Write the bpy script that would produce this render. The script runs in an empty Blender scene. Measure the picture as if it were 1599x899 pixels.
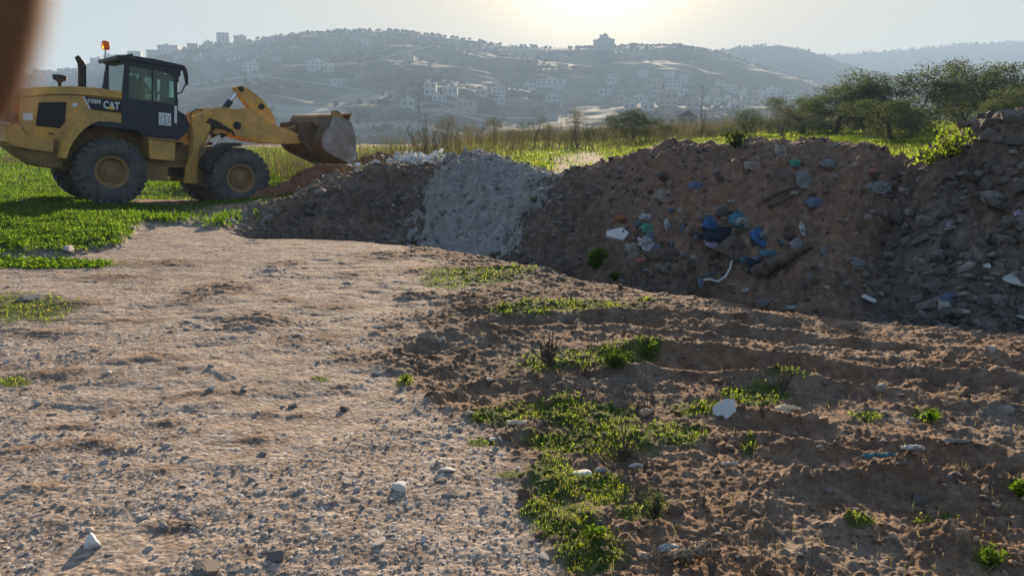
import bpy, bmesh, math, random
import numpy as np
from mathutils import Vector, Matrix
R = math.radians
random.seed(7); rng = np.random.default_rng(7)
scene = bpy.context.scene
COL = scene.collection

# ------------------------------------------------------------------ camera
F = 1186.0                      # focal length in photo pixels (photo 1599 wide)
PITCH = R(11.9)
CAM_H = 1.6
cp, sp = math.cos(PITCH), math.sin(PITCH)
cam_d = bpy.data.cameras.new("camera"); cam = bpy.data.objects.new("camera", cam_d); COL.objects.link(cam)
cam.location = (0, 0, CAM_H); cam.rotation_euler = (R(90) - PITCH, 0, 0)
cam_d.sensor_width = 36; cam_d.lens = 36 * F / 1599
cam_d.clip_start = 0.01; cam_d.clip_end = 20000
cam_d.dof.use_dof = True; cam_d.dof.focus_distance = 12.0; cam_d.dof.aperture_fstop = 10.5
scene.camera = cam

# ------------------------------------------------------------------ world and sun
SUN_EL, SUN_AZ = R(14.6), R(6.2)          # azimuth to the right of +Y
sun_dir = Vector((math.sin(SUN_AZ) * math.cos(SUN_EL), math.cos(SUN_AZ) * math.cos(SUN_EL), math.sin(SUN_EL)))
world = bpy.data.worlds.new("World"); scene.world = world; world.use_nodes = True
nt = world.node_tree; nt.nodes.clear()
wo = nt.nodes.new("ShaderNodeOutputWorld"); bg = nt.nodes.new("ShaderNodeBackground")
sky = nt.nodes.new("ShaderNodeTexSky"); sky.sky_type = 'NISHITA'; sky.sun_disc = False
sky.sun_elevation = SUN_EL; sky.sun_rotation = SUN_AZ
sky.air_density = 1.0; sky.dust_density = 1.6; sky.ozone_density = 2.0; sky.altitude = 300
bg.inputs[1].default_value = 0.138
def wn(t, op=None, **kw):
    n = nt.nodes.new(t)
    if op: n.operation = op
    for k, v in kw.items(): n.inputs[int(k[1:])].default_value = v
    return n
TINT = (1.0, .975, .945)
# hazy winter sky: the brightest part is softened, and thin haze glows round the sun
kl = wn("ShaderNodeVectorMath", 'DOT_PRODUCT', i1=(.25, .65, .10)); nt.links.new(sky.outputs[0], kl.inputs[0])
k1 = wn("ShaderNodeMath", 'MULTIPLY_ADD', i1=.70, i2=1.0); nt.links.new(kl.outputs["Value"], k1.inputs[0])
k2 = wn("ShaderNodeVectorMath", 'DIVIDE'); nt.links.new(sky.outputs[0], k2.inputs[0]); nt.links.new(k1.outputs[0], k2.inputs[1])
tcw = wn("ShaderNodeTexCoord"); dt = wn("ShaderNodeVectorMath", 'DOT_PRODUCT', i1=tuple(sun_dir)); nt.links.new(tcw.outputs["Generated"], dt.inputs[0])
mx_ = wn("ShaderNodeMath", 'MAXIMUM', i1=0.0); nt.links.new(dt.outputs["Value"], mx_.inputs[0]); acc = k2.outputs[0]
for pw, colr in ((12, (.36, .25, .07)), (60, (1.3, 1.0, .5)), (260, (13, 10.5, 6.8))):
    pq = wn("ShaderNodeMath", 'POWER', i1=float(pw)); nt.links.new(mx_.outputs[0], pq.inputs[0])
    ma = wn("ShaderNodeVectorMath", 'MULTIPLY_ADD', i1=colr); nt.links.new(pq.outputs[0], ma.inputs[0]); nt.links.new(acc, ma.inputs[2]); acc = ma.outputs[0]
tn = wn("ShaderNodeVectorMath", 'MULTIPLY', i1=TINT); nt.links.new(acc, tn.inputs[0]); nt.links.new(tn.outputs[0], bg.inputs[0]); nt.links.new(bg.outputs[0], wo.inputs[0])
sun_d = bpy.data.lights.new("sun", 'SUN'); sun_d.energy = 5.0; sun_d.angle = R(0.6); sun_d.color = (1.0, 0.80, 0.58)
sun = bpy.data.objects.new("sun", sun_d); COL.objects.link(sun); sun.location = (0, 0, 60)
sun.rotation_euler = sun_dir.to_track_quat('Z', 'Y').to_euler()
vs = scene.view_settings
vs.view_transform = 'Standard'; vs.look = 'None'; vs.gamma = 1; vs.use_curve_mapping = False
vs.exposure = 1.84
scene.cycles.volume_bounces = 1; scene.cycles.max_bounces = 8; scene.cycles.transparent_max_bounces = 16

# ------------------------------------------------------------------ noise
def _h(ix, iy, seed):
    n = (ix.astype(np.int64) * 374761393 + iy.astype(np.int64) * 668265263 + seed * 1274126177) & 0xFFFFFFFF
    n = ((n ^ (n >> 13)) * 1274126177) & 0xFFFFFFFF
    n = ((n ^ (n >> 16)) * 2246822519) & 0xFFFFFFFF
    return (n ^ (n >> 15)) & 0xFFFFFF
def pn(x, y, seed=0):
    ix = np.floor(x); iy = np.floor(y); fx = x - ix; fy = y - iy
    u = fx * fx * fx * (fx * (fx * 6 - 15) + 10); v = fy * fy * fy * (fy * (fy * 6 - 15) + 10)
    def g(a, b):
        t = _h(ix + a, iy + b, seed) * (2 * math.pi / 0x1000000)
        return np.cos(t) * (fx - a) + np.sin(t) * (fy - b)
    n00, n10, n01, n11 = g(0, 0), g(1, 0), g(0, 1), g(1, 1)
    return 1.5 * ((n00 * (1 - u) + n10 * u) * (1 - v) + (n01 * (1 - u) + n11 * u) * v)
def fbm(x, y, seed=0, octv=4, gain=0.5):
    a, s, r = 1.0, 0.0, 0.0
    for i in range(octv):
        s = s + a * pn(x, y, seed + i * 17); r += a; a *= gain
        x, y = x * 2.03 * 0.8 - y * 2.03 * 0.6, x * 2.03 * 0.6 + y * 2.03 * 0.8
    return s / r
def cell(x, y, seed=0):
    """distance to nearest point (0 at point) and a random id"""
    ix = np.floor(x); iy = np.floor(y)
    best = np.full(x.shape, 9.0); bid = np.zeros(x.shape)
    for a in (-1, 0, 1):
        for b in (-1, 0, 1):
            h = _h(ix + a, iy + b, seed); h2 = _h(ix + a, iy + b, seed + 91)
            px = ix + a + (h & 0xFFF) / 4096.0; py = iy + b + (h2 & 0xFFF) / 4096.0
            d = (x - px) ** 2 + (y - py) ** 2
            m = d < best; best = np.where(m, d, best); bid = np.where(m, (h >> 12) / 4096.0, bid)
    return np.sqrt(best), bid
def sm(a, b, x):
    t = np.clip((x - a) / (b - a), 0, 1); return t * t * (3 - 2 * t)

# ------------------------------------------------------------------ photo pixel <-> place on the ground
def ray(px, py):
    u, v = px - 799.5, py - 449.5
    return Vector((u, F * cp - v * sp, -F * sp - v * cp))
def at(px, py, Y):                # point at depth Y along that direction
    d = ray(px, py); return Vector((0, 0, CAM_H)) + d * (Y / d.y)
def flat(px, py, z=0.0):
    d = ray(px, py); return Vector((0, 0, CAM_H)) + d * ((z - CAM_H) / d.z)
def pix(x, y, z=0.0):
    zc = z - CAM_H
    dep = y * cp - zc * sp; up = y * sp + zc * cp
    dep = np.maximum(dep, 0.2)
    return 799.5 + F * x / dep, 449.5 - F * up / dep
def slope(py):                   # dz/dy of the sight line of a pixel row
    v = np.asarray(py, float) - 449.5
    return (-F * sp - v * cp) / (F * cp - v * sp)

# ------------------------------------------------------------------ near terrain
def tab(x, pts, k):
    a = np.array([p[0] for p in pts], float); b = np.array([p[k] for p in pts], float); return np.interp(x, a, b)
# x pixel, lip row, crest row, crest depth, pit depth
BANK = [(-400, 372, 352, 14.0, 0.0), (330, 366, 345, 13.4, 0.0), (385, 374, 344, 13.0, .15), (430, 374, 333, 13.2, .35), (480, 376, 304, 13.8, .5),
        (540, 378, 276, 14.6, .6), (580, 380, 260, 15.2, .65), (640, 385, 262, 15.2, .7), (700, 393, 257, 15.0, .7), (760, 404, 262, 14.6, .7),
        (830, 420, 274, 14.0, .7), (870, 428, 282, 13.6, .75), (900, 436, 268, 13.3, .8), (935, 442, 252, 13.0, .85), (1000, 452, 235, 12.6, .9), (1060, 462, 225, 12.2, 1.0),
        (1130, 472, 222, 11.8, 1.1), (1200, 485, 221, 11.3, 1.1), (1290, 496, 224, 10.9, 1.1), (1340, 502, 223, 10.6, 1.05), (1380, 506, 238, 10.4, 1.0),
        (1420, 510, 251, 10.3, 1.0), (1460, 516, 232, 10.0, .95), (1500, 521, 209, 9.7, .95), (1540, 526, 192, 9.3, .95), (1599, 532, 184, 8.9, .95), (1750, 545, 182, 8.3, .9), (2600, 600, 200, 7, .9)]
RUTS = [([(900, 560), (1000, 566), (1150, 577), (1300, 590), (1450, 606), (1700, 640)], .095, .19),
        ([(900, 500), (1050, 512), (1250, 535), (1400, 552), (1700, 590)], .055, .16),
        ([(1080, 655), (1200, 668), (1320, 690), (1450, 715), (1700, 765)], .065, .14),
        ([(1120, 735), (1250, 728), (1400, 736), (1700, 790)], .06, .12),
        ([(600, 590), (660, 560), (720, 530), (800, 508), (950, 503), (1100, 500), (1300, 516)], .055, .17),
        ([(660, 650), (760, 610), (860, 590)], .03, .14),
        ([(-100, 560), (200, 500), (420, 440), (560, 400)], .018, .35),
        ([(-100, 700), (250, 600), (500, 500), (700, 440)], .018, .35),
        ([(0, 960), (300, 760), (520, 620), (640, 520)], .012, .35)]
RUTP = [([tuple(flat(*p)[:2]) for p in l], d, w) for l, d, w in RUTS]
# px cx, cy, rx, ry, height
LUMPS = [(345, 452, 62, 16, .055), (395, 503, 60, 16, .05), (300, 468, 30, 8, .03), (600, 402, 75, 10, .05), (560, 432, 40, 7, .03), (660, 425, 55, 10, .05), (655, 463, 45, 10, .07), (735, 470, 60, 10, .05), (450, 412, 40, 5, .03),
         (480, 530, 70, 10, .03), (560, 555, 50, 14, .045), (250, 410, 90, 7, .04), (190, 430, 70, 7, .03), (760, 485, 75, 16, .075), (850, 498, 70, 12, .06), (760, 535, 80, 20, .06), (640, 560, 60, 16, .05), (880, 420, 90, 8, .05), (960, 445, 90, 7, .04),
         (870, 585, 60, 22, .10), (960, 575, 60, 20, .06), (1100, 560, 150, 14, .05), (1350, 560, 160, 14, .06), (1510, 570, 60, 18, .10), (1570, 610, 60, 18, .08), (1130, 470, 80, 6, .03),
         (880, 660, 90, 22, .05), (1000, 690, 90, 24, .06), (870, 760, 60, 30, .04), (900, 830, 60, 36, .05), (1240, 600, 70, 14, .05), (1380, 735, 40, 12, .06), (1260, 765, 90, 16, .13), (1400, 758, 80, 14, .17), (1540, 765, 90, 16, .18), (1330, 830, 60, 20, .08), (1470, 850, 60, 20, .09),
         (1080, 730, 80, 16, .03), (1180, 800, 60, 20, .05), (1050, 800, 60, 20, .04), (130, 690, 60, 12, .03), (230, 560, 60, 8, .02), (90, 580, 50, 9, .03), (60, 520, 60, 8, .02), (110, 475, 90, 10, .03), (470, 640, 26, 8, .03), (180, 700, 40, 8, .035), (110, 660, 50, 7, .025), (270, 655, 36, 7, .03), (250, 730, 26, 7, .02), (400, 680, 30, 7, .025), (60, 760, 40, 8, .03), (270, 815, 50, 9, .035), (30, 700, 40, 7, .03), (330, 610, 60, 6, .02), (520, 480, 60, 6, .03), (440, 470, 30, 5, .03), (210, 500, 60, 5, .02)]
LUMPP = []
for cx, cy, rx, ry, h in LUMPS:
    c = flat(cx, cy); a = flat(cx + rx, cy); b = flat(cx, cy - ry); d = flat(cx, cy + ry)
    LUMPP.append((c.x, c.y, max(a.x - c.x, .05), max((b.y - d.y) / 2, .06), h))
GRASSP = [(740, 432, 78, 15), (800, 425, 40, 8), (700, 440, 45, 12), (900, 480, 100, 13), (830, 488, 70, 12), (1010, 468, 20, 4), (955, 562, 55, 20), (870, 570, 70, 20), (1010, 545, 25, 14), (780, 650, 50, 18), (850, 640, 70, 18),
          (920, 650, 80, 28), (960, 690, 80, 30), (1050, 680, 60, 20), (870, 690, 50, 20), (860, 735, 40, 25), (890, 765, 75, 30), (840, 800, 30, 20), (880, 815, 55, 40), (920, 870, 60, 40), (960, 770, 30, 20), (1180, 620, 55, 18),
          (1240, 595, 50, 14), (1450, 655, 24, 10), (1350, 655, 30, 7), (1170, 700, 16, 14), (30, 482, 95, 24), (60, 412, 120, 8), (20, 592, 32, 9), (1600, 765, 30, 12), (1540, 880, 24, 14), (1440, 820, 20, 8), (1340, 830, 26, 10), (500, 588, 14, 4),
          (630, 592, 16, 7), (1000, 800, 40, 16), (800, 742, 24, 10), (750, 690, 24, 7), (930, 745, 40, 10), (1480, 815, 16, 6), (1090, 640, 50, 12)]
PPCUT = [(0, 0)]
def masks(x, y):
    """grass, road (pale gravelly), red (reddish soil) 0..1 near the camera"""
    u, v = pix(x, y)
    n1 = fbm(x * 1.3, y * 1.3, 5, 4); n2 = fbm(x * 6, y * 6, 9, 3)
    g = np.zeros(x.shape)
    for cx, cy, rx, ry in GRASSP:
        d = ((u - cx) / rx) ** 2 + ((v - cy) / ry) ** 2
        g = np.maximum(g, np.clip(1.35 - d, 0, 1))
    g = np.clip(g * 1.2 + n2 * .9 + n1 * .3 - .10, 0, 1) * (g > 0)
    # big grass area on the left and the field beyond the bank
    edge = np.interp(u, [-600, -200, 0, 100, 190, 225, 300, 350, 378, 392, 400], [430, 405, 396, 392, 381, 352, 345, 352, 346, 325, 200])
    gl = sm(7, -7, v - edge + n2 * 9 + n1 * 12)
    # bare strip beside and under the loader
    xs = (x + 9.3) * .752 + (y - 17.6) * .659; ys = -(x + 9.3) * .659 + (y - 17.6) * .752
    bare = sm(.9, .4, np.abs(ys - .9) - .9 + n1 * .6) * sm(.2, .9, xs + n1) * sm(7.5, 6.0, xs)
    bare = np.maximum(bare, sm(1.6, .9, np.hypot((x + 5.0) / 2.0, (y - 15.3) / 1.6) + n1 * .7) * .9)
    gl = np.where(u > 388, sm(-.2, 1.2, y - tab(u, BANK, 3) + n2), gl)
    gl = gl * (1 - bare)
    gl = gl * (y < 60)
    rb = np.interp(v, [340, 375, 400, 450, 500, 560, 660, 760, 899, 2500], [560, 600, 660, 730, 640, 590, 735, 815, 850, 1000])
    road = sm(40, -40, u - rb + n1 * 90 + n2 * 40)
    red = np.clip(.5 + n1 * 1.1 + .4 * sm(900, 1200, u), 0, 1)
    return g, gl, road, red, bare
def field_z(x, y):
    z = -.12 + .62 * sm(-7, -1.5, x) + .006 * np.maximum(y - 20, 0)
    z = z + np.maximum(x - 4, 0) * .05 * sm(8, 22, y)
    return z + .10 * fbm(x * .25, y * .25, 31, 3)
def terrain(x, y, fine=True):
    x = np.asarray(x, float); y = np.asarray(y, float)
    yy = np.maximum(y, .3)
    u = 799.5 + F * x / (yy * cp + CAM_H * sp * .6)      # column of the sight line, near enough for the bank's plan
    wob = pn(x * .6, y * .6, 77) * .35
    lip_y = tab(u, BANK, 1); lip = CAM_H / -slope(lip_y) + wob * .35 * sm(380, 520, u)
    Yc = tab(u, BANK, 3); K = CAM_H + slope(tab(u, BANK, 2)) * Yc
    K = K + (fbm(x * .9, y * .4, 41, 3) * .12 + pn(x * 3, y * 1, 43) * .02) * sm(400, 560, u)
    D = tab(u, BANK, 4)
    toe = lip + .7 + D * .9
    toe = np.minimum(toe, Yc - .8)
    fz = field_z(x, y)
    on = sm(300, 420, u)
    z0 = .02 * fbm(x * .35, y * .35, 3, 2) * 2
    t1 = sm(0, 1, (y - lip) / np.maximum(toe - lip, .1) * 1.15)
    z = z0 - D * t1
    t2 = np.clip((y - toe) / (Yc - toe), 0, 1)
    face = t2 * .75 + .25 * t2 * t2 * (3 - 2 * t2)
    z = z + (K - (-D)) * face * on * (y > toe)
    back = np.clip((y - Yc) / 3.2, 0, 1); back = back * back * (3 - 2 * back)
    zb = K * (1 - back) + fz * back
    z = np.where((y > Yc), zb * on + (1 - on) * z, z)
    # left, where there is no bank, the ground goes over into the field
    lz = z0 * (1 - sm(12, 17, y)) + fz * sm(12, 17, y)
    z = z * on + lz * (1 - on)
    # grass verge on the left: small step up from the track
    g, gl, road, red, bare = masks(x, y)
    near = sm(16, 13, y)
    z = z + .10 * gl * (1 - on) * near
    # ground where the loader stands
    xs = (x + 9.3) * .752 + (y - 17.6) * .659; ys = -(x + 9.3) * .659 + (y - 17.6) * .752
    lp = sm(2.2, .6, np.abs(ys - 1.2) - 1.0) * sm(-2.5, -1, xs) * sm(7.2, 4.2, xs)
    z = z * (1 - lp) + lp * (-.15 - .084 * np.clip(xs, -1.5, 5))
    if not fine: return z
    onbank = on * sm(.15, .8, y - lip) * sm(2.5, 1.0, y - Yc)
    flatm = (1 - onbank)
    fore = sm(16, 12, y)
    u0, v0 = pix(x, y)
    for lx, ly, rx, ry, h in LUMPP:
        d = ((x - lx) / rx) ** 2 + ((y - ly) / ry) ** 2
        m = d < 3
        if m.any():
            hh = np.exp(-d[m] * 1.6)
            z[m] += h * hh * (.35 + .9 * np.abs(fbm(x[m] * 5, y[m] * 8, 55, 4)) + .25 * np.abs(pn(x[m] * 30, y[m] * 30, 56)))
    for pts, dep, w in RUTP:
        dist = np.full(x.shape, 99.0); along = np.zeros(x.shape); acc = 0; side = np.zeros(x.shape)
        for (ax, ay), (bx, by) in zip(pts[:-1], pts[1:]):
            L = math.hypot(bx - ax, by - ay); tx, ty = (bx - ax) / L, (by - ay) / L
            s = np.clip((x - ax) * tx + (y - ay) * ty, 0, L)
            d = np.hypot(x - ax - tx * s, y - ay - ty * s)
            m = d < dist
            dist = np.where(m, d, dist); along = np.where(m, acc + s, along); side = np.where(m, (x - ax) * -ty + (y - ay) * tx, side); acc += L
        endm = sm(0, .5, along) * sm(0, .5, acc - along)
        k = np.abs(dist / w + fbm(x * 1.8, y * 4, 61, 5) * .65)
        prof = (-np.exp(-k ** 4) + .6 * np.exp(-((k - 1.45) / .35) ** 2)) * np.clip(.8 + 1.1 * fbm(x * 1.3, y * 1.3, 63, 2), .2, 1.3)
        tread = np.exp(-k ** 4) * .35 * sm(-.2, .5, np.sin(along / w * 5.5 + np.abs(side) / w * 3))
        z = z + dep * (prof + tread) * endm * flatm
    # clods and stones in the relief
    rough = np.clip(.06 + .75 * (1 - road) + .5 * sm(.05, .5, fbm(x * .9, y * .9, 71, 3)), 0, 1.1)
    rough = np.where(onbank > .5, 1.0, rough) * (1 - .6 * gl * fore)
    a1 = fbm(x * 2.6, y * 2.6, 81, 3); a2 = np.abs(pn(x * 9, y * 9, 83)); a3 = np.abs(pn(x * 23 + a1, y * 23, 85)); a4 = pn(x * 55, y * 55, 87)
    patch = sm(-.05, .35, fbm(x * 1.7, y * 1.7, 75, 3)); st = fbm(x * 1.1 - y * .5, y * 5.5 + x * 1.2, 79, 4)
    clod = np.sqrt(np.clip(.45 - cell(x * 11 + a1 * 2, y * 14, 25)[0], 0, 1)) * .016 + np.sqrt(np.clip(.45 - cell(x * 29 + a1 * 3, y * 34, 27)[0], 0, 1)) * .016
    z = z + flatm * rough * (1 - road) * clod * sm(-.25, .3, fbm(x * 2.2, y * 3.4, 29, 3)) + flatm * (1 - road) * .018 * fbm(x * 1.6 + y * .6, y * 6, 33, 5) + flatm * fore * (1 - road) * .012 * np.abs(fbm(x * 14, y * 16, 35, 4))
    z = z + flatm * (.016 * a1 + .010 * st + rough * (.2 + .8 * patch) * (.012 * a2 + .010 * a3) + rough * .004 * a4 + .0015 * a4 + .003 * a3)
    # lumps where cells are clods
    cd, ci = cell(x * 7, y * 7, 5)
    z = z + (flatm * fore * rough * .045 + onbank * .07) * np.sqrt(np.clip(.16 - cd * cd, 0, 1)) * (ci > .80) * 1.4
    cd, ci = cell(x * 19 + a1, y * 19, 15)
    z = z + (flatm * fore * (.35 + rough) * .020) * np.sqrt(np.clip(.42 - cd, 0, 1)) * (ci > .66 - .3 * rough) * .75
    tb = (y - toe) / (Yc - toe)
    for bu, bt, ru, rt, ba in ((1165, .62, 75, .22, .30), (1130, .14, 62, .15, -.75), (1185, .3, 30, .1, -.2), (1075, .25, 25, .12, .2), (1010, .12, 50, .12, .22), (1285, .22, 60, .2, .42), (1050, .75, 60, .2, .18), (950, .5, 50, .3, .15), (1330, .8, 40, .2, .15), (1480, .6, 60, .3, .25), (560, .5, 60, .3, .15), (480, .4, 40, .3, .12), (1230, .45, 30, .15, -.15), (900, .3, 40, .2, -.10), (1395, .55, 25, .5, -.28), (1560, .35, 50, .2, .15)):
        d = ((u - bu) / ru) ** 2 + ((tb - bt) / rt) ** 2
        z = z + ba * np.exp(-d * 1.1) * onbank
    if onbank.max() > 0:
        q1 = fbm(x * .9, y * .9, 91, 4); q2 = np.abs(fbm(x * 2.4, y * 2.4, 93, 3)); q3 = np.abs(pn(x * 8, y * 8, 95)); q4 = pn(x * 20, y * 20, 97)
        lowr = sm(1250, 1400, u)
        z = z + onbank * (1 - .5 * sm(.75, 1.0, tb) * sm(1.5, 1.1, tb)) * (.30 * q1 + .30 * q2 + .06 * q3 * (1 + lowr) * (.3 + sm(-.1, .3, q1)) + .03 * np.abs(fbm(x * 6, y * 4, 99, 4)) + .012 * q4 - .06)
    return z
def ground_z(x, y):
    return float(terrain(np.array([x]), np.array([y]))[0])

# ------------------------------------------------------------------ far hills
HILL1 = [(-1500, 150), (-400, 138), (-100, 122), (30, 116), (100, 108), (150, 102), (220, 92), (260, 82), (330, 71), (380, 67), (420, 59), (470, 53), (540, 51), (620, 49), (680, 56), (740, 64), (800, 72), (860, 75), (930, 76), (1000, 73), (1060, 73),
         (1100, 79), (1150, 92), (1200, 108), (1300, 132), (1400, 150), (1700, 170), (3000, 170)]
HILL2 = [(-1500, 170), (900, 112), (1000, 92), (1100, 80), (1160, 73), (1215, 70), (1250, 76), (1285, 86), (1330, 102), (1400, 122), (1700, 150), (3000, 160)]
HILL3 = [(-1500, 150), (1100, 122), (1200, 102), (1285, 88), (1330, 84), (1400, 79), (1450, 75), (1520, 69), (1599, 66), (1750, 62), (2200, 70), (3000, 120)]
HL = [(HILL1, 900., 330., 250.), (HILL2, 1180., 800., 250.), (HILL3, 1550., 1100., 500.)]
def hills_z(x, y):
    x = np.asarray(x, float); y = np.asarray(y, float)
    yy = np.maximum(np.abs(y), 1.0); u = np.clip(799.5 + 1238. * x / yy, -1500, 3000)
    d = np.hypot(x, y) ; dp = yy
    wall = np.abs(x) / yy > 1.6
    u = np.where(wall, np.where(x > 0, 2600, -1100), u); dp = np.where(wall, d * .53, dp)
    z = -30 + 22 * sm(260, 70, dp) + 6 * fbm(x * .01, y * .01, 3, 3) + sm(150, 68, dp) * 5.5
    w1 = fbm(x * .004, y * .004, 13, 4); w2 = fbm(x * .02, y * .02, 23, 3)
    for T, d1, d0, w in HL:
        Kz = CAM_H + slope(tab(u, T, 1)) * d1
        t = np.clip((dp - d0) / (d1 - d0), 0, 1.0)
        up = (-30) * (1 - t) + Kz * t ** .9 + (w1 * 38 + w2 * 5) * np.sin(math.pi * np.clip(t, 0, 1)) ** .8
        up = np.where(dp > d1, Kz - (np.clip((dp - d1) / w, 0, 4)) ** 1.3 * Kz * .5, up)
        up = np.where(t <= 0, -60, up)
        z = np.maximum(z, up)
    st = 7.0; tz = z / st; fr = tz - np.floor(tz)
    terr = sm(.0, .35, w2 + .1) * sm(300, 420, dp)
    z = z + terr * st * .35 * (sm(.55, 1, fr) - fr)
    return z
def hit(px, py, fn, y0, y1, n=3000):
    d = ray(px, py); Y = np.geomspace(y0, y1, n); X = d.x / d.y * Y; Z = CAM_H + d.z / d.y * Y
    h = fn(X, Y); k = np.nonzero(h >= Z)[0]
    if len(k) == 0: return None
    i = k[0]; return Vector((X[i], Y[i], h[i]))
def on_ground(px, py, y0=1.5, y1=66):
    return hit(px, py, terrain, y0, y1, 900)

# ------------------------------------------------------------------ materials
def mat(name, color=(.5, .5, .5), rough=.8, metal=0., spec=.3):
    m = bpy.data.materials.new(name); m.use_nodes = True
    p = m.node_tree.nodes["Principled BSDF"]
    p.inputs["Base Color"].default_value = (*color, 1); p.inputs["Roughness"].default_value = rough
    p.inputs["Metallic"].default_value = metal; p.inputs["Specular IOR Level"].default_value = spec
    return m
def N(m, t, **kw):
    n = m.node_tree.nodes.new(t)
    for k, v in kw.items(): setattr(n, k, v)
    return n
def LK(m, a, b): m.node_tree.links.new(a, b)
def ramp(m, fac, stops):
    r = N(m, "ShaderNodeValToRGB"); e = r.color_ramp.elements
    while len(e) < len(stops): e.new(.5)
    for el, (p, c) in zip(e, stops):
        el.position = p; el.color = (*c, 1) if len(c) == 3 else c
    LK(m, fac, r.inputs[0]); return r.outputs[0]
def noise(m, scale, detail=5, rough=.6, vec=None, lac=2.0):
    n = N(m, "ShaderNodeTexNoise"); n.inputs["Scale"].default_value = scale; n.inputs["Detail"].default_value = detail; n.inputs["Roughness"].default_value = rough
    if vec is not None: LK(m, vec, n.inputs["Vector"])
    return n.outputs["Fac"]
def mixc(m, fac, a, b, mode='MIX'):
    n = N(m, "ShaderNodeMix", data_type='RGBA', blend_type=mode)
    for s, v in ((n.inputs[0], fac), (n.inputs[6], a), (n.inputs[7], b)):
        if isinstance(v, (int, float)): s.default_value = v
        elif isinstance(v, tuple): s.default_value = (*v, 1)
        else: LK(m, v, s)
    return n.outputs[2]
def math_n(m, op, a, b=0.0):
    n = N(m, "ShaderNodeMath", operation=op)
    for s, v in ((n.inputs[0], a), (n.inputs[1], b)):
        if isinstance(v, (int, float)): s.default_value = v
        else: LK(m, v, s)
    return n.outputs[0]
def bump(m, h, strength=.3, dist=.01):
    b = N(m, "ShaderNodeBump"); b.inputs["Strength"].default_value = strength; b.inputs["Distance"].default_value = dist
    LK(m, h, b.inputs["Height"]); LK(m, b.outputs[0], m.node_tree.nodes["Principled BSDF"].inputs["Normal"])
def worn(name, color, dirt, scale=6, amount=.5, rough=.6, metal=0., spec=.4):
    """paint or cloth with patches of dirt"""
    m = mat(name, color, rough, metal, spec); tc = N(m, "ShaderNodeTexCoord"); g = noise(m, scale, 8, .7, tc.outputs["Object"])
    f = ramp(m, g, [(max(0, .62 - amount * .4), (0, 0, 0)), (.72, (1, 1, 1))])
    c = mixc(m, f, color, dirt); g2 = noise(m, scale * 9, 4, .6, tc.outputs["Object"])
    c = mixc(m, .25, c, ramp(m, g2, [(.3, (.35, .35, .35)), (.7, (1, 1, 1))]), 'MULTIPLY')
    p = m.node_tree.nodes["Principled BSDF"]; LK(m, c, p.inputs["Base Color"])
    LK(m, math_n(m, 'ADD', math_n(m, 'MULTIPLY', f, .25), rough), p.inputs["Roughness"]); bump(m, g2, .15, .004)
    return m

# ------------------------------------------------------------------ object helpers
def link(name, me, m=None, parent=None):
    o = bpy.data.objects.new(name, me); COL.objects.link(o)
    if m is not None: me.materials.append(m)
    if parent is not None: o.parent = parent
    return o
def tag(o, label=None, cat=None, group=None, kind=None):
    if label: o['label'] = label
    if cat: o['category'] = cat
    if group: o['group'] = group
    if kind: o['kind'] = kind
    return o
def empty(name, loc=(0, 0, 0), rz=0.0):
    o = bpy.data.objects.new(name, None); COL.objects.link(o); o.location = loc; o.rotation_euler = (0, 0, rz); o.empty_display_size = .2; return o
def np_mesh(name, V, Fc, n=4, smooth=True, attrs=None):
    """V (N,3), Fc (M,n)"""
    V = np.ascontiguousarray(V, np.float32); Fc = np.ascontiguousarray(Fc, np.int32)
    me = bpy.data.meshes.new(name); me.vertices.add(len(V)); me.vertices.foreach_set("co", V.ravel())
    me.loops.add(Fc.size); me.loops.foreach_set("vertex_index", Fc.ravel())
    me.polygons.add(len(Fc)); me.polygons.foreach_set("loop_start", np.arange(0, Fc.size, n, dtype=np.int32))
    try: me.polygons.foreach_set("loop_total", np.full(len(Fc), n, np.int32))
    except Exception: pass
    me.polygons.foreach_set("use_smooth", np.full(len(Fc), smooth, bool))
    for k, a in (attrs or {}).items():
        at_ = me.color_attributes.new(k, 'FLOAT_COLOR', 'POINT')
        c = np.ones((len(V), 4), np.float32); c[:, :a.shape[1]] = a; at_.data.foreach_set("color", c.ravel())
    me.update(calc_edges=True); return me
def bm_mesh(bm, name, smooth=False, bevel=0.0, angle=40):
    if bevel > 0:
        ed = [e for e in bm.edges if len(e.link_faces) == 2 and e.calc_face_angle(0) > R(35)]
        try: bmesh.ops.bevel(bm, geom=ed, offset=bevel, segments=2, affect='EDGES', profile=.6, clamp_overlap=True)
        except Exception: pass
    bmesh.ops.recalc_face_normals(bm, faces=bm.faces)
    me = bpy.data.meshes.new(name); bm.to_mesh(me); bm.free()
    if smooth:
        me.polygons.foreach_set("use_smooth", [True] * len(me.polygons))
        try: me.set_sharp_from_angle(angle=R(angle))
        except Exception: pass
    return me
def add_box(bm, c, s, rot=None):
    M = Matrix.Translation(c) @ (rot.to_matrix().to_4x4() if rot is not None else Matrix()) @ Matrix.Diagonal((*s, 1))
    return bmesh.ops.create_cube(bm, size=1, matrix=M)['verts']
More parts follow.
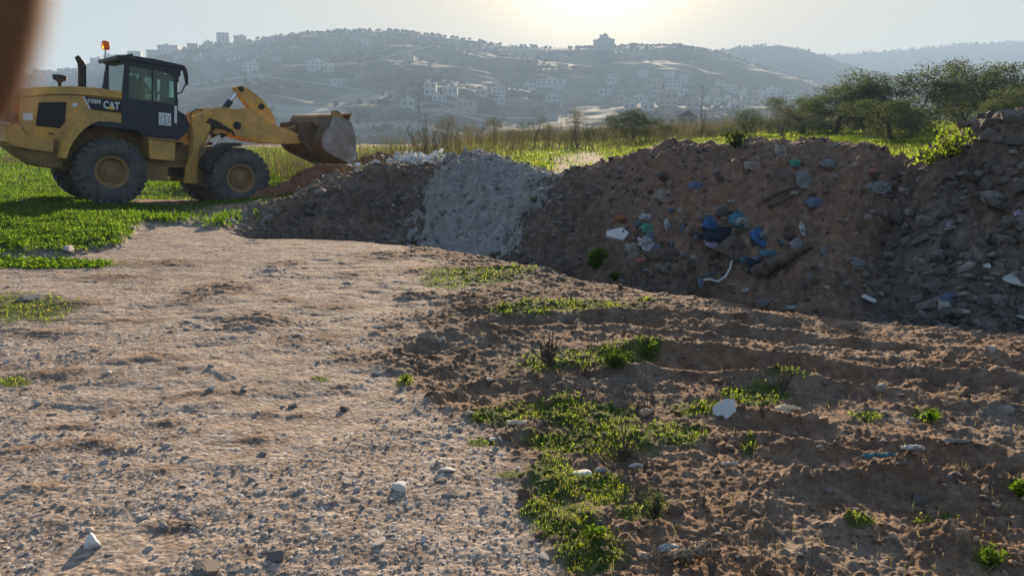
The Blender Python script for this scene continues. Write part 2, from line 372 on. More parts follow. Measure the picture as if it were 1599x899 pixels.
def add_tube(bm, pts, rad, seg=8, caps=True):
    pts = [Vector(p) for p in pts]; n = len(pts); rads = rad if isinstance(rad, (list, tuple)) else [rad] * n; rings = []
    ref = Vector((0, 0, 1))
    for i, p in enumerate(pts):
        d = (pts[min(i + 1, n - 1)] - pts[max(i - 1, 0)]).normalized()
        if abs(d.dot(ref)) > .95: ref = Vector((1, 0, 0))
        a = d.cross(ref).normalized(); b = d.cross(a)
        rings.append([bm.verts.new(p + (a * math.cos(t) + b * math.sin(t)) * rads[i]) for t in (2 * math.pi * k / seg for k in range(seg))])
    for r0, r1 in zip(rings[:-1], rings[1:]):
        for k in range(seg): bm.faces.new((r0[k], r0[(k + 1) % seg], r1[(k + 1) % seg], r1[k]))
    if caps:
        bm.faces.new(rings[0][::-1]); bm.faces.new(rings[-1])
def tube(name, pts, rad, m, parent=None, seg=8, smooth=True):
    bm = bmesh.new(); add_tube(bm, pts, rad, seg); return link(name, bm_mesh(bm, name, smooth), m, parent)
def add_prism(bm, xz, y0, y1):
    a = [bm.verts.new((x, y0, z)) for x, z in xz]; b = [bm.verts.new((x, y1, z)) for x, z in xz]
    n = len(xz)
    f1 = bm.faces.new(a); f2 = bm.faces.new(b[::-1])
    for i in range(n): bm.faces.new((a[i], b[i], b[(i + 1) % n], a[(i + 1) % n]))
    bmesh.ops.triangulate(bm, faces=[f1, f2]) if n > 4 else None
def add_lathe(bm, prof, c, seg=48, axis='Y', caps=True):
    """prof: list of (radius, offset along axis)"""
    rings = []
    for r, o in prof:
        ring = []
        for k in range(seg):
            t = 2 * math.pi * k / seg
            ring.append(bm.verts.new((c[0] + r * math.cos(t), c[1] + o, c[2] + r * math.sin(t)) if axis == 'Y' else (c[0] + r * math.cos(t), c[1] + r * math.sin(t), c[2] + o)))
        rings.append(ring)
    for a, b in zip(rings[:-1], rings[1:]):
        for k in range(seg): bm.faces.new((a[k], a[(k + 1) % seg], b[(k + 1) % seg], b[k]))
    if caps: bm.faces.new(rings[0][::-1]); bm.faces.new(rings[-1])

# ------------------------------------------------------------------ ground sheet
def ground_material():
    m = mat("earth and gravel", rough=.95, spec=.1)
    tc = N(m, "ShaderNodeTexCoord"); P = tc.outputs["Object"]
    A = N(m, "ShaderNodeVertexColor", layer_name="zone"); sep = N(m, "ShaderNodeSeparateColor"); LK(m, A.outputs[0], sep.inputs[0])
    B = N(m, "ShaderNodeVertexColor", layer_name="zone_b"); sb = N(m, "ShaderNodeSeparateColor"); LK(m, B.outputs[0], sb.inputs[0])
    n1 = noise(m, 1.2, 6, .65, P); n2 = noise(m, 9, 6, .7, P); n3 = noise(m, 60, 5, .7, P); n4 = noise(m, 3.5, 5, .6, P)
    vor = N(m, "ShaderNodeTexVoronoi"); vor.inputs["Scale"].default_value = 38; LK(m, P, vor.inputs["Vector"])
    vc = N(m, "ShaderNodeSeparateColor"); LK(m, vor.outputs["Color"], vc.inputs[0])
    peb = ramp(m, vc.outputs[0], [(0, (.20, .155, .12)), (.45, (.29, .235, .19)), (.8, (.38, .32, .27)), (1, (.52, .46, .40))])
    dust = ramp(m, n1, [(.3, (.25, .195, .155)), (.5, (.36, .29, .235)), (.7, (.43, .36, .295))])
    dust = mixc(m, ramp(m, n2, [(.42, (.1, .1, .1)), (.56, (1, 1, 1))]), ramp(m, n4, [(.3, (.13, .088, .06)), (.7, (.24, .17, .12))]), dust)
    pm = math_n(m, 'MULTIPLY', ramp(m, n4, [(.40, (.15, .15, .15)), (.60, (.85, .85, .85))]), 1.0)
    road = mixc(m, pm, dust, peb)
    soil = ramp(m, n2, [(.25, (.060, .042, .030)), (.5, (.150, .104, .072)), (.75, (.33, .24, .17))])
    soil_r = ramp(m, n2, [(.25, (.085, .052, .034)), (.5, (.195, .125, .082)), (.75, (.37, .25, .165))])
    soil = mixc(m, sep.outputs[2], soil, soil_r)
    soil = mixc(m, ramp(m, n1, [(.52, (0, 0, 0)), (.66, (.6, .6, .6))]), soil, (.30, .245, .19))
    c = mixc(m, sep.outputs[1], soil, road)
    dark = ramp(m, n2, [(.25, (.050, .035, .026)), (.5, (.118, .084, .062)), (.75, (.225, .168, .13))])
    grey = ramp(m, n2, [(.3, (.085, .070, .060)), (.55, (.18, .152, .13)), (.8, (.34, .30, .26))])
    redb = ramp(m, n2, [(.25, (.115, .066, .044)), (.5, (.225, .135, .09)), (.75, (.35, .24, .17))])
    bank = mixc(m, sb.outputs[1], dark, redb); bank = mixc(m, sb.outputs[2], bank, grey)
    c = mixc(m, sb.outputs[0], c, bank)
    turf = ramp(m, n2, [(.3, (.035, .045, .015)), (.5, (.06, .085, .02)), (.75, (.12, .13, .04))])
    c = mixc(m, sep.outputs[0], c, turf)
    c = mixc(m, .55, c, ramp(m, n3, [(.25, (.45, .45, .45)), (.55, (1, 1, 1)), (.8, (1.25, 1.2, 1.15))]), 'MULTIPLY')
    LK(m, c, m.node_tree.nodes["Principled BSDF"].inputs["Base Color"])
    vd = math_n(m, 'SUBTRACT', .6, vor.outputs["Distance"])
    hgt = math_n(m, 'ADD', math_n(m, 'MULTIPLY', n3, .8), math_n(m, 'ADD', math_n(m, 'MULTIPLY', vd, .7), math_n(m, 'MULTIPLY', n2, .8)))
    bump(m, hgt, .85, .013)
    return m
def bank_zone(x, y):
    yy = np.maximum(y, .3); u = 799.5 + F * x / (yy * cp + CAM_H * sp * .6)
    lip = CAM_H / -slope(tab(u, BANK, 1)); Yc = tab(u, BANK, 3)
    n = fbm(x * 1.5, y * 1.5, 201, 4)
    z = sm(330, 410, u + n * 60) * sm(-.05, .25, y - lip + n * .25) * sm(1.4, .3, y - Yc + n * .8)
    t = np.clip((y - lip) / np.maximum(Yc - lip, .5), 0, 1)
    redd = np.clip(sm(.35, .65, t + n * .35) * sm(880, 1040, u) * sm(1420, 1300, u) + .35 * (n > .1) + sm(.8, 1, t) * .3, 0, 1)
    gr = np.clip(sm(1330, 1450, u + n * 80) * sm(.9, .55, t + n * .3) * .85 + sm(.15, .5, n) * .5, 0, 1)
    return z, redd, gr
def ground_sheet():
    s_d = np.radians(np.arange(-44, 44.01, .088)); s_l = -np.radians(np.concatenate([[180, 150, 120, 95, 80, 70], np.arange(62, 44.6, -1.0)])); th = np.concatenate([s_l, s_d, -s_l[::-1]])
    rr = [0.0, .5, 1.0, 1.5, 1.8]
    while rr[-1] < 76:
        r = rr[-1]; rr.append(r * (1 + (.0034 if r < 6 else .0024 if r < 17 else .006 if r < 30 else .014)))
    rr = np.array(rr[1:])
    T, Q = np.meshgrid(th, rr); x = np.sin(T) * Q; y = np.cos(T) * Q
    z = terrain(x, y)
    g, gl, road, red, bare = masks(x, y); bz, br, bgr = bank_zone(x, y)
    z = np.where(Q > 70, z - (Q - 70) * 1.2, z)
    grass = np.maximum(g, gl) * (1 - bz); n = fbm(x * .8, y * .8, 211, 3)
    # pale bare path beyond the grey heap
    u, v = pix(x, y, .35)
    path = sm(1.2, .7, np.hypot((x - y * .086) / (.1 + y * .036), (y - 24) / 9) + n * .6) * .8
    grass = grass * (1 - path * .95) * np.clip(1.15 - .5 * sm(.1, .5, n) * (Q > 15) , 0, 1)
    lm = np.zeros(x.shape)
    for lx, ly, rx, ry, h in LUMPP: lm = np.maximum(lm, np.exp(-(((x - lx) / rx) ** 2 + ((y - ly) / ry) ** 2) * .9))
    road = np.clip(road * (1 - .75 * sm(.2, .8, lm + fbm(x * 4, y * 7, 223, 3) * .4)) * (y < 14.5) + path + bare * .25, 0, 1)
    red = np.clip(np.maximum(red, bare * 1.2), 0, 1)
    V = np.stack([x, y, z], -1).reshape(-1, 3)
    nr, nc = x.shape; i = np.arange(nr * nc).reshape(nr, nc)
    Fc = np.stack([i[:-1, :-1], i[:-1, 1:], i[1:, 1:], i[1:, :-1]], -1).reshape(-1, 4)
    Fc = Fc[:, ::-1]
    zone = np.stack([grass, road, red], -1).reshape(-1, 3); zb = np.stack([bz, br, bgr], -1).reshape(-1, 3)
    me = np_mesh("ground", V, Fc, 4, True, {"zone": zone, "zone_b": zb})
    o = link("ground", me, ground_material()); tag(o, kind='structure'); return o
ground_sheet()

# ------------------------------------------------------------------ hills
def hills_sheet():
    th = np.concatenate([np.radians([-178, -150, -120, -90, -75, -60, -50, -44]), np.radians(np.arange(-40, 40.01, .11)), np.radians([44, 50, 60, 75, 90, 120, 150, 178])])
    rr = np.concatenate([np.geomspace(66, 300, 30), np.geomspace(305, 1450, 420), np.geomspace(1460, 2600, 120)])
    T, Q = np.meshgrid(th, rr); x = np.sin(T) * Q; y = np.cos(T) * Q
    z = hills_z(x, y)
    n1 = fbm(x * .006, y * .006, 301, 5); n2 = fbm(x * .03, y * .03, 303, 4)
    # vegetation, bare, road
    u, v = pix(x, y, z)
    bare = np.clip(sm(.02, .28, n1 + .25 * n2 + .18 * sm(90, 190, v) - .10), 0, 1)
    for cx, cy, rx, ry in ((470, 172, 90, 20), (560, 150, 60, 14), (590, 205, 120, 12), (520, 160, 50, 10), (690, 215, 70, 10), (720, 128, 60, 5), (830, 160, 80, 7), (380, 120, 70, 8), (1030, 130, 60, 12)):
        d = np.hypot((u - cx) / rx, (v - cy) / ry) + n2 * .5
        bare = np.maximum(bare, sm(1.1, .6, d))
    road = np.zeros(x.shape)
    for pts in ([(300, 132), (400, 118), (480, 128), (560, 140)], [(600, 168), (680, 160), (720, 176), (800, 185), (900, 180)], [(760, 190), (700, 175), (640, 190), (560, 200)], [(640, 110), (600, 90), (680, 70)]):
        for (ax, ay), (bx, by) in zip(pts[:-1], pts[1:]):
            L2 = (bx - ax) ** 2 + (by - ay) ** 2; s = np.clip(((u - ax) * (bx - ax) + (v - ay) * (by - ay)) / L2, 0, 1)
            road = np.maximum(road, sm(2.0, .4, np.hypot(u - ax - s * (bx - ax), v - ay - s * (by - ay)) + n2 * 2))
    for cx, cy, rx, ry in ((480, 178, 70, 16), (560, 152, 60, 9), (440, 200, 60, 8), (610, 196, 90, 6), (700, 172, 60, 4)):
        road = np.maximum(road, .75 * sm(1.1, .7, np.hypot((u - cx) / rx, (v - cy) / ry) + n2 * .9 + n1 * .3))
    bare = bare * (Q < 1150)
    V = np.stack([x, y, z], -1).reshape(-1, 3); nr, nc = x.shape; i = np.arange(nr * nc).reshape(nr, nc)
    Fc = np.stack([i[:-1, :-1], i[:-1, 1:], i[1:, 1:], i[1:, :-1]], -1).reshape(-1, 4)[:, ::-1]
    m = mat("hillside scrub and limestone", rough=.95, spec=.05); tc = N(m, "ShaderNodeTexCoord"); P = tc.outputs["Object"]
    A = N(m, "ShaderNodeVertexColor", layer_name="cover"); sep = N(m, "ShaderNodeSeparateColor"); LK(m, A.outputs[0], sep.inputs[0])
    a = noise(m, .05, 8, .7, P); b = noise(m, .25, 4, .7, P)
    veg = ramp(m, a, [(.35, (.018, .024, .014)), (.55, (.04, .048, .024)), (.7, (.11, .10, .065))])
    rock = ramp(m, a, [(.3, (.09, .08, .06)), (.5, (.17, .15, .115)), (.7, (.26, .235, .19))])
    mp = N(m, "ShaderNodeMapping"); mp.inputs["Scale"].default_value = (.12, .12, 5.5); LK(m, P, mp.inputs[0])
    band = noise(m, .12, 4, .6, mp.outputs[0])
    rock = mixc(m, ramp(m, band, [(.48, (0, 0, 0)), (.58, (.8, .8, .8))]), rock, (.07, .075, .045))
    c = mixc(m, math_n(m, 'MULTIPLY', sep.outputs[0], ramp(m, b, [(.35, (.3, .3, .3)), (.55, (1, 1, 1))])), veg, rock)
    c = mixc(m, math_n(m, "MULTIPLY", sep.outputs[1], .6), c, (.36, .33, .285))
    LK(m, c, m.node_tree.nodes["Principled BSDF"].inputs["Base Color"])
    me = np_mesh("hills", V, Fc, 4, True, {"cover": np.stack([bare, road], -1).reshape(-1, 2)})
    tag(link("hills", me, m), kind='structure')
hills_sheet()

# ------------------------------------------------------------------ haze
def haze_box():
    bm = bmesh.new(); add_box(bm, (0, 1250, 60), (5200, 3400, 270))
    m = bpy.data.materials.new("haze"); m.use_nodes = True; m.node_tree.nodes.clear()
    o = N(m, "ShaderNodeOutputMaterial"); v = N(m, "ShaderNodeVolumePrincipled")
    v.inputs["Color"].default_value = (.40, .55, .75, 1); v.inputs["Density"].default_value = HAZE; v.inputs["Anisotropy"].default_value = .1
    LK(m, v.outputs[0], o.inputs["Volume"])
    tag(link("haze", bm_mesh(bm, "haze"), m), kind='stuff')
HAZE = .00065
haze_box()

# ------------------------------------------------------------------ wheel loader
def P(t): return [tuple(float(v) for v in q.split(",")) for q in t.split()]
RW = .765; TW = .54; LW = 2.52
c1 = at(175.7, 268.6, 17.6)
best = min((abs((at(377.6, 278.7, Y) - c1).length - 3.02), Y) for Y in np.arange(18.6, 20.6, .01)); c2 = at(377.6, 278.7, best[1])
Lh = (c2 - c1).normalized(); Ln = Vector((0, 0, 1)).cross(Lh).normalized(); Lu = Lh.cross(Ln).normalized()
LO = c1 - Lu * RW; WB = (c2 - c1).length
LM = Matrix(((Lh.x, Ln.x, Lu.x, LO.x), (Lh.y, Ln.y, Lu.y, LO.y), (Lh.z, Ln.z, Lu.z, LO.z), (0, 0, 0, 1)))
LMI = LM.inverted(); camL = LMI @ Vector((0, 0, CAM_H))
def lp(px, py, lat):
    d = LMI.to_3x3() @ ray(px, py); q = camL + d * ((lat - camL.y) / d.y); return (q.x, q.z)
def lq(px, py, lat): q = lp(px, py, lat); return Vector((q[0], lat, q[1]))
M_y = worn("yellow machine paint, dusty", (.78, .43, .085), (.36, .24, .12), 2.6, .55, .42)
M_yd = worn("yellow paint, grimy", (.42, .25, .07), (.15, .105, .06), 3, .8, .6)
M_blk = worn("blue black cab paint", (.013, .022, .036), (.035, .038, .042), 3, .35, .35)
M_dk = worn("oily black metal", (.02, .02, .02), (.06, .05, .04), 6, .8, .55)
M_tyre = worn("tyre rubber", (.042, .045, .050), (.17, .15, .13), 4, .75, .8)
M_rim = worn("rim paint, dusty", (.42, .23, .07), (.24, .16, .09), 5, .9, .65)
M_steel = worn("worn bucket steel", (.34, .34, .36), (.16, .11, .075), 2.5, .75, .42, .45)
M_rust = worn("dirty bucket shell", (.22, .13, .055), (.075, .05, .035), 2.6, .9, .7)
M_chr = mat("chromed rod", (.75, .77, .8), .15, 1.)
M_orng = mat("orange lens", (.85, .20, .02), .25); M_orng.node_tree.nodes["Principled BSDF"].inputs["Transmission Weight"].default_value = .35
M_red = mat("red lens", (.6, .03, .02), .25)
M_white = mat("white sticker", (.75, .76, .76), .5)
M_decal = mat("dark decal", (.016, .020, .030), .4)
M_letter = mat("pale lettering", (.72, .72, .70), .5)
M_ylogo = mat("yellow triangle", (.75, .52, .05), .5)
M_greyprint = mat("grey print", (.16, .18, .22), .6)
M_vent = mat("dark vent mesh", (.022, .021, .018), .6)
M_lamp = mat("amber work lamp", (.8, .45, .04), .3)
M_seat = mat("dark seat fabric", (.04, .04, .045), .85)
def glass_mat():
    m = bpy.data.materials.new("tinted cab glass"); m.use_nodes = True; t = m.node_tree; t.nodes.clear()
    o = N(m, "ShaderNodeOutputMaterial"); tr = N(m, "ShaderNodeBsdfTransparent"); tr.inputs[0].default_value = (.72, .84, .80, 1)
    g = N(m, "ShaderNodeBsdfGlossy"); g.inputs["Roughness"].default_value = .03; g.inputs[0].default_value = (.9, 1, .98, 1)
    d = N(m, "ShaderNodeBsdfDiffuse"); d.inputs[0].default_value = (.45, .5, .47, 1)
    f = N(m, "ShaderNodeFresnel"); f.inputs[0].default_value = 1.45
    a = N(m, "ShaderNodeMixShader"); b = N(m, "ShaderNodeMixShader"); b.inputs[0].default_value = .10
    LK(m, f.outputs[0], a.inputs[0]); LK(m, tr.outputs[0], a.inputs[1]); LK(m, g.outputs[0], a.inputs[2])
    LK(m, a.outputs[0], b.inputs[1]); LK(m, d.outputs[0], b.inputs[2]); LK(m, b.outputs[0], o.inputs[0]); return m
M_glass = glass_mat()
loader = empty("wheel_loader"); loader.matrix_world = LM
tag(loader, "dusty yellow wheel loader with a black cab and raised steel bucket beside the earth bank", "wheel loader")
def lprism(name, pts, l0, l1, m, ref=None, parent=None, bevel=.012, smooth=False):
    bm = bmesh.new(); r = l0 if ref is None else ref
    add_prism(bm, [lp(x, y, r) for x, y in pts], l0, l1)
    return link(name, bm_mesh(bm, name, smooth, bevel), m, loader if parent is None else parent)
# hood
hood = lprism("hood", P("33,152 35,138 55,136.2 75,135.5 110,135 150,137 193,143.5 193,154.5 150,150 110,147.6 75,148"), .46, 2.06, M_y)
body = lprism("body_panel", P("31,153 75,149 110,148.6 150,151 193,155.5 193,196 150,191 135,189 115,204 98,219 42,215 32,190 29,178"), .49, 2.03, M_y)
lprism("rear_grille", P("25,140 34,139 31,153 28,190 22,190 23,160"), .60, 1.92, M_vent)
lprism("tail_light", P("21,158 29,158 28,166 21,166"), .50, .62, M_orng, bevel=.004); lprism("tail_light", P("21,168 28,168 28,176 21,176"), .50, .62, M_red, bevel=.004)
lprism("counterweight", P("8,193 32,196 41,212 41,232 25,229 8,221"), .30, 2.22, M_y)
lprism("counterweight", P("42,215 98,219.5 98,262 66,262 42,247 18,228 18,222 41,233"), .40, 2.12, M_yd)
lprism("tool_box", P("41,214 83,217.5 83,238 41,232"), .30, .44, M_y)
lprism("vent_window", P("60,160 104,159.5 102,190 94,200.5 56,197"), .478, .52, M_vent, ref=.478, bevel=.004)
stick = lprism("sticker", P("36,176 51,176.5 51,188 36,187.5"), .480, .495, M_white, bevel=0)
lprism("sticker", P("114,161 121,161.5 120,167 113,166.5"), .480, .495, M_white, bevel=0)
lprism("door_handle", P("76,207.5 84,207.8 84,210 76,209.5"), .475, .5, M_dk, bevel=0)
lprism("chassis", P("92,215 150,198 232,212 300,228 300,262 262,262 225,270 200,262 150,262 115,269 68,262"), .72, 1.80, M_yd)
dec = lprism("name_decal", P("132,150.5 192.5,157 192.5,177 142,171"), .470, .492, M_decal, ref=.470, bevel=0)
lprism("decal_stripe", P("129.8,151 132,151 142,171 138.6,169"), .471, .492, M_white, ref=.471, bevel=0)
def text(s, px0, px1, ybase, ytop, lat, m, name, parent, bold=0.0):
    cu = bpy.data.curves.new(name, 'FONT'); cu.body = s; cu.extrude = .004; cu.offset = bold
    t = bpy.data.objects.new(name, cu); COL.objects.link(t)
    me = bpy.data.meshes.new_from_object(t.evaluated_get(bpy.context.evaluated_depsgraph_get())); bpy.data.objects.remove(t)
    co = np.array([v.co for v in me.vertices]); mn, mx = co.min(0), co.max(0)
    a = lq(px0, ybase[0], lat); b = lq(px1, ybase[1], lat); c = lq(px0, ytop, lat); h = (c - a).length
    ex = (b - a); up = Vector((0, 0, 1)) ; up = Vector((-ex.normalized().z, 0, ex.normalized().x))
    for v in me.vertices:
        fx = (v.co.x - mn[0]) / (mx[0] - mn[0]); fy = (v.co.y - mn[1]) / (mx[1] - mn[1])
        p = a + ex * fx + up * h * fy; p.y = lat + (-.003 if v.co.z > 0 else .003); v.co = p
    me.name = name; return link(name, me, m, parent)
text("938M", 136.5, 157, (160.8, 163), 153.6, .466, M_letter, "model_number", dec, .02)
text("CAT", 161.5, 187, (169.5, 172.2), 157.2, .466, M_letter, "brand_lettering", dec, .035)
lprism("brand_triangle", P("167.5,170.6 173.8,165 179.5,171.8"), .455, .466, M_ylogo, ref=.455, parent=dec, bevel=0)
# exhaust and air intake
ex0 = tube("exhaust_stack", [lq(128.3, 138, 1.25), lq(128.3, 104, 1.25), lq(126.5, 98, 1.25), lq(119.5, 88, 1.25)], [.085, .085, .083, .05], M_dk, loader, 14)
bm = bmesh.new(); c = lq(93.5, 135, 1.3); k = .0175
add_lathe(bm, [(.04, 0), (.045, .09), (.09, .12), (.145, .15), (.15, .24), (.13, .255), (.02, .26)], (c.x, c.y, c.z), 24, 'Z'); link("air_intake", bm_mesh(bm, "air_intake", True), M_dk, loader)
# fenders
lprism("rear_fender", P("95,247 99,222 111,204 125,191 140,187 153,190 143,194 130,203.5 118,217 110,230 104,248"), .02, .62, M_y)
lprism("rear_fender", P("95,247 99,222 111,204 125,191 140,187 153,190 143,194 130,203.5 118,217 110,230 104,248"), 1.90, 2.50, M_y, ref=.02)
lprism("cab_platform", P("143,188.8 180,190.8 219,197 233,213 227,214 215,204 180,200 146,197"), .04, 2.48, M_blk)
# cab
cab = empty("cab"); cab.parent = loader
def cprism(name, pts, l0, l1, m, ref=None, bevel=.01, parent=None): return lprism(name, pts, l0, l1, m, ref, parent or cab, bevel)
cprism("cab_roof", P("182,86.5 200,86 240,92 287,102 291,105 284,107.5 240,100.5 203,93.5 184,92.5"), .42, 2.10, M_blk)
cprism("roof_visor", P("182,89 190,88 190,93 183,94.5 176,99 166,101 163,98.5 156,94.5 165,92.5 175,93.5"), .95, 2.02, M_blk, ref=1.9)
for l0, l1 in ((.46, .52), (2.0, 2.06)):
    q = .46
    cprism("rear_pillar", P("195,92 203,93 201.5,101 200.5,154 190,150 190.5,143"), l0, l1, M_blk, ref=q)
    cprism("top_rail", P("195,91.5 203,93 283,106.5 282,120 271,118.6 251,111.6 201.5,102.5 194,101"), l0 + .004, l1 - .004, M_blk, ref=q)
    cprism("front_pillar", P("271,117 277,113 277.5,165 274,166 273.5,161"), l0, l1, M_blk, ref=q)
    cprism("door_panel", P("190,149 201,153.4 262,161.5 277,164 278,172 290,180 296,194 294,206 279,219 235,213.5 219,197 190,193.5"), l0 - .002, l1 + .002, M_blk, ref=q)
    cprism("middle_pillar", P("237.6,108 239.8,108.4 239.6,158.6 237.4,158.3"), l0 + .01, l1 - .01, M_blk, ref=q, bevel=0)
    gl = cprism("side_glass", P("201.5,101.5 251,110.5 271,117.5 273.5,163 201,154.5"), (l0 + l1) / 2 - .004, (l0 + l1) / 2 + .004, M_glass, ref=q, bevel=0)
# cab floor, lower nose, rear and front glass
cprism("cab_floor", P("192,190 290,200 288,207 219,199 192,194"), .53, 1.99, M_blk)
cprism("lower_nose", P("277.6,173 290,181 296,195 293,206 280,218 277.6,200"), .53, 1.99, M_blk)
def quad(name, A, B, C_, D, m, th=.008, parent=None):
    bm = bmesh.new(); n = (B - A).cross(D - A).normalized() * th; a = [bm.verts.new(v) for v in (A, B, C_, D)]; b = [bm.verts.new(v + n) for v in (A, B, C_, D)]
    bm.faces.new(a); bm.faces.new(b[::-1])
    for i in range(4): bm.faces.new((a[i], b[i], b[(i + 1) % 4], a[(i + 1) % 4]))
    return link(name, bm_mesh(bm, name), m, parent or cab)
xr0, zr0 = lp(192, 144, .46); xr1, zr1 = lp(196, 93, .46)
quad("rear_glass", Vector((xr0, .53, zr0)), Vector((xr0, 1.99, zr0)), Vector((xr1, 1.99, zr1)), Vector((xr1, .53, zr1)), M_glass)
quad("rear_wall", Vector((xr0 - .01, .53, zr0 - .9)), Vector((xr0 - .01, 1.99, zr0 - .9)), Vector((xr0 - .01, 1.99, zr0)), Vector((xr0 - .01, .53, zr0)), M_blk, .03)
tube("corner_post", [Vector((xr0, 2.02, zr0)), Vector((xr1, 2.02, zr1))], [.10, .035], M_blk, cab, 6)
# curved windscreen
bm = bmesh.new(); x0, z0 = lp(276.5, 170, .5); x1, z1 = lp(278, 111, .5); rows = []
for j in range(5):
    t = j / 4; row = []
    for i in range(9):
        s = i / 8; y = .53 + 1.46 * s; bulge = .17 * (1 - (2 * s - 1) ** 2) + .03
        row.append(bm.verts.new((x0 + (x1 - x0) * t + bulge, y, z0 + (z1 - z0) * t)))
    rows.append(row)
for a, b in zip(rows[:-1], rows[1:]):
    for i in range(8): bm.faces.new((a[i], a[i + 1], b[i + 1], b[i]))
link("windscreen", bm_mesh(bm, "windscreen", True), M_glass, cab)
# sticker with a printed emblem of a pair of scales
st = cprism("door_sticker", P("248,175.5 267,177.5 267,197 248,195"), .450, .4575, M_white, ref=.455, bevel=0)
bm = bmesh.new()
for pts, r in (([(257.5, 179), (257.5, 192)], .012), ([(251.5, 182), (257.5, 180.6), (264, 183.4)], .007), ([(251.5, 182), (250.3, 187), (253.4, 187.4), (251.5, 182)], .005), ([(264, 183.4), (262, 188.4), (265.4, 188.8), (264, 183.4)], .005),
               ([(250.5, 188), (252, 192), (257.5, 194), (263, 193), (265, 189.5)], .009), ([(254, 193), (261, 193.6)], .008)):
    add_tube(bm, [lq(x, y, .449) for x, y in pts], r, 5)
for v in bm.verts: v.co.y = .449 + (v.co.y - .449) * .15
link("scales_emblem", bm_mesh(bm, "emblem"), M_greyprint, st)
cprism("hand_rail", P("272.3,165.5 276.6,166 276.2,193 272,192"), .425, .44, M_letter, ref=.43, bevel=.004)
tube("door_handle", [lq(244, 168, .44), lq(250, 169, .44)], .015, M_dk, cab)
# mirrors, lamps, beacon
for lat, par in ((.40, 1), (2.12, -1)):
    mir = lprism("mirror", P("284,108 290.5,107 293,120 292.5,134 289,133 287,118"), lat - .1, lat - .06, M_dk, ref=.36, parent=cab)
    tube("mirror_arm", [Vector(lq(277, 147, .4)) * 1 if par > 0 else lq(277, 147, .4) + Vector((0, 1.72, 0)), (lq(284, 144, .36) if par > 0 else lq(284, 144, .36) + Vector((0, 1.8, 0))), (lq(289.5, 132, .32) if par > 0 else lq(289.5, 132, .32) + Vector((0, 1.84, 0)))], .016, M_dk, mir)
bp = Vector((lp(163.5, 95, 1.9)[0], 1.9, lp(163.5, 95, 1.9)[1])); bt = lq(165, 77.5, 1.9)
be = tube("beacon_pole", [bp, bt], .022, M_letter, cab)
bm = bmesh.new(); add_lathe(bm, [(.085, 0), (.095, .02), (.082, .18), (.06, .20)], (bt.x, bt.y, bt.z), 20, 'Z'); link("beacon", bm_mesh(bm, "beacon", True), M_orng, be)
wl = tube("lamp_post", [lq(262.5, 150, 2.2), lq(262.5, 133, 2.2)], .03, M_dk, cab); b0 = lq(264, 128, 2.2)
bm = bmesh.new(); add_box(bm, b0, (.12, .1, .16)); link("work_lamp", bm_mesh(bm, "lamp", bevel=.02), M_lamp, wl)
tube("roof_lamp", [lq(283, 105, .5), lq(288, 109, .5)], .06, M_dk, cab, 10)
# inside the cab: seat, steering column, console
bm = bmesh.new(); s0 = lq(222, 168, 1.25)
add_box(bm, (s0.x, 1.25, s0.z - .02), (.5, .5, .14)); add_box(bm, (s0.x - .24, 1.25, s0.z + .38), (.13, .46, .68)); link("seat", bm_mesh(bm, "seat", True, .04), M_seat, cab)
bm = bmesh.new(); w0 = lq(251, 160, 1.25); add_tube(bm, [(w0.x + .14, 1.25, w0.z - .5), (w0.x, 1.25, w0.z)], .04, 8)
ring = [Vector((w0.x - .02 + .17 * math.cos(t) * .75, 1.25 + .19 * math.sin(t), w0.z + .02 - .17 * math.cos(t) * -.4)) for t in (2 * math.pi * k / 20 for k in range(21))]; add_tube(bm, ring, .016, 6, False)
link("steering_wheel", bm_mesh(bm, "steering", True), M_dk, cab)
bm = bmesh.new(); add_box(bm, (w0.x + .22, 1.25, w0.z - .12), (.22, .7, .5)); link("console", bm_mesh(bm, "console", bevel=.03), M_dk, cab)
# step box, tank, underside
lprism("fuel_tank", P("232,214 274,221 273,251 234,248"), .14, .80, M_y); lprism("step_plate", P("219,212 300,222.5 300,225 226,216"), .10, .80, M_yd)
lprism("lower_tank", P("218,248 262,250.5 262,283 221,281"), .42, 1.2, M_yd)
lprism("hitch", P("262,226 300,226 300,262 292,278 270,276 266,262"), .95, 1.6, M_dk)
def hose(pts, r): return tube("hydraulic_hose", pts, r, M_dk, loader, 6)
for i in range(7):
    a = lq(266 + i * 3, 222 + i % 3, .75 + i * .08); b = lq(290 + i * 2.5, 230 + 3 * (i % 4), .78 + i * .07); mid = (a + b) / 2 + Vector((0, 0, -.12 - .02 * i)); hose([a, (a + mid) / 2 + Vector((0, 0, -.04)), mid, (b + mid) / 2 + Vector((0, 0, -.03)), b], .022)
hose([lq(296, 184, .7), lq(299, 176, .7), lq(306, 171, .72), lq(314, 172, .74), lq(319, 176, .8)], .018)
for i, (x, y) in enumerate(((330, 192), (338, 188), (346, 190), (354, 195), (362, 200))): hose([lq(318, 192 + i * 2, .68), lq((318 + x) / 2, y - 2, .62), lq(x, y + 4, .66), lq(x + 4, y + 12, .7)], .03)
# front frame: pairs of tower plates
for l0 in (.62, 1.74):
    lprism("tower_plate", P("300,182 312,179 328,182 329,200 312,226 317,240 308,262 307,287.5 289,286 290,262 303,232 302,205"), l0, l0 + .14, M_y, ref=.62)
    lprism("tower_plate", P("312,228 340,233 326,256 313,284 307,288"), l0 - .03, l0 + .05, M_yd, ref=.60)
lprism("front_frame", P("300,236 345,236 372,262 360,296 320,292 300,285"), .78, 1.72, M_yd)
for l0 in (.02, 1.96): lprism("front_fender", P("321,264 325,247 339,231.5 357,223.5 376,223.5 377,228.5 362,230 346,239 334,252 328,269"), l0, l0 + .54, M_dk, ref=.02)
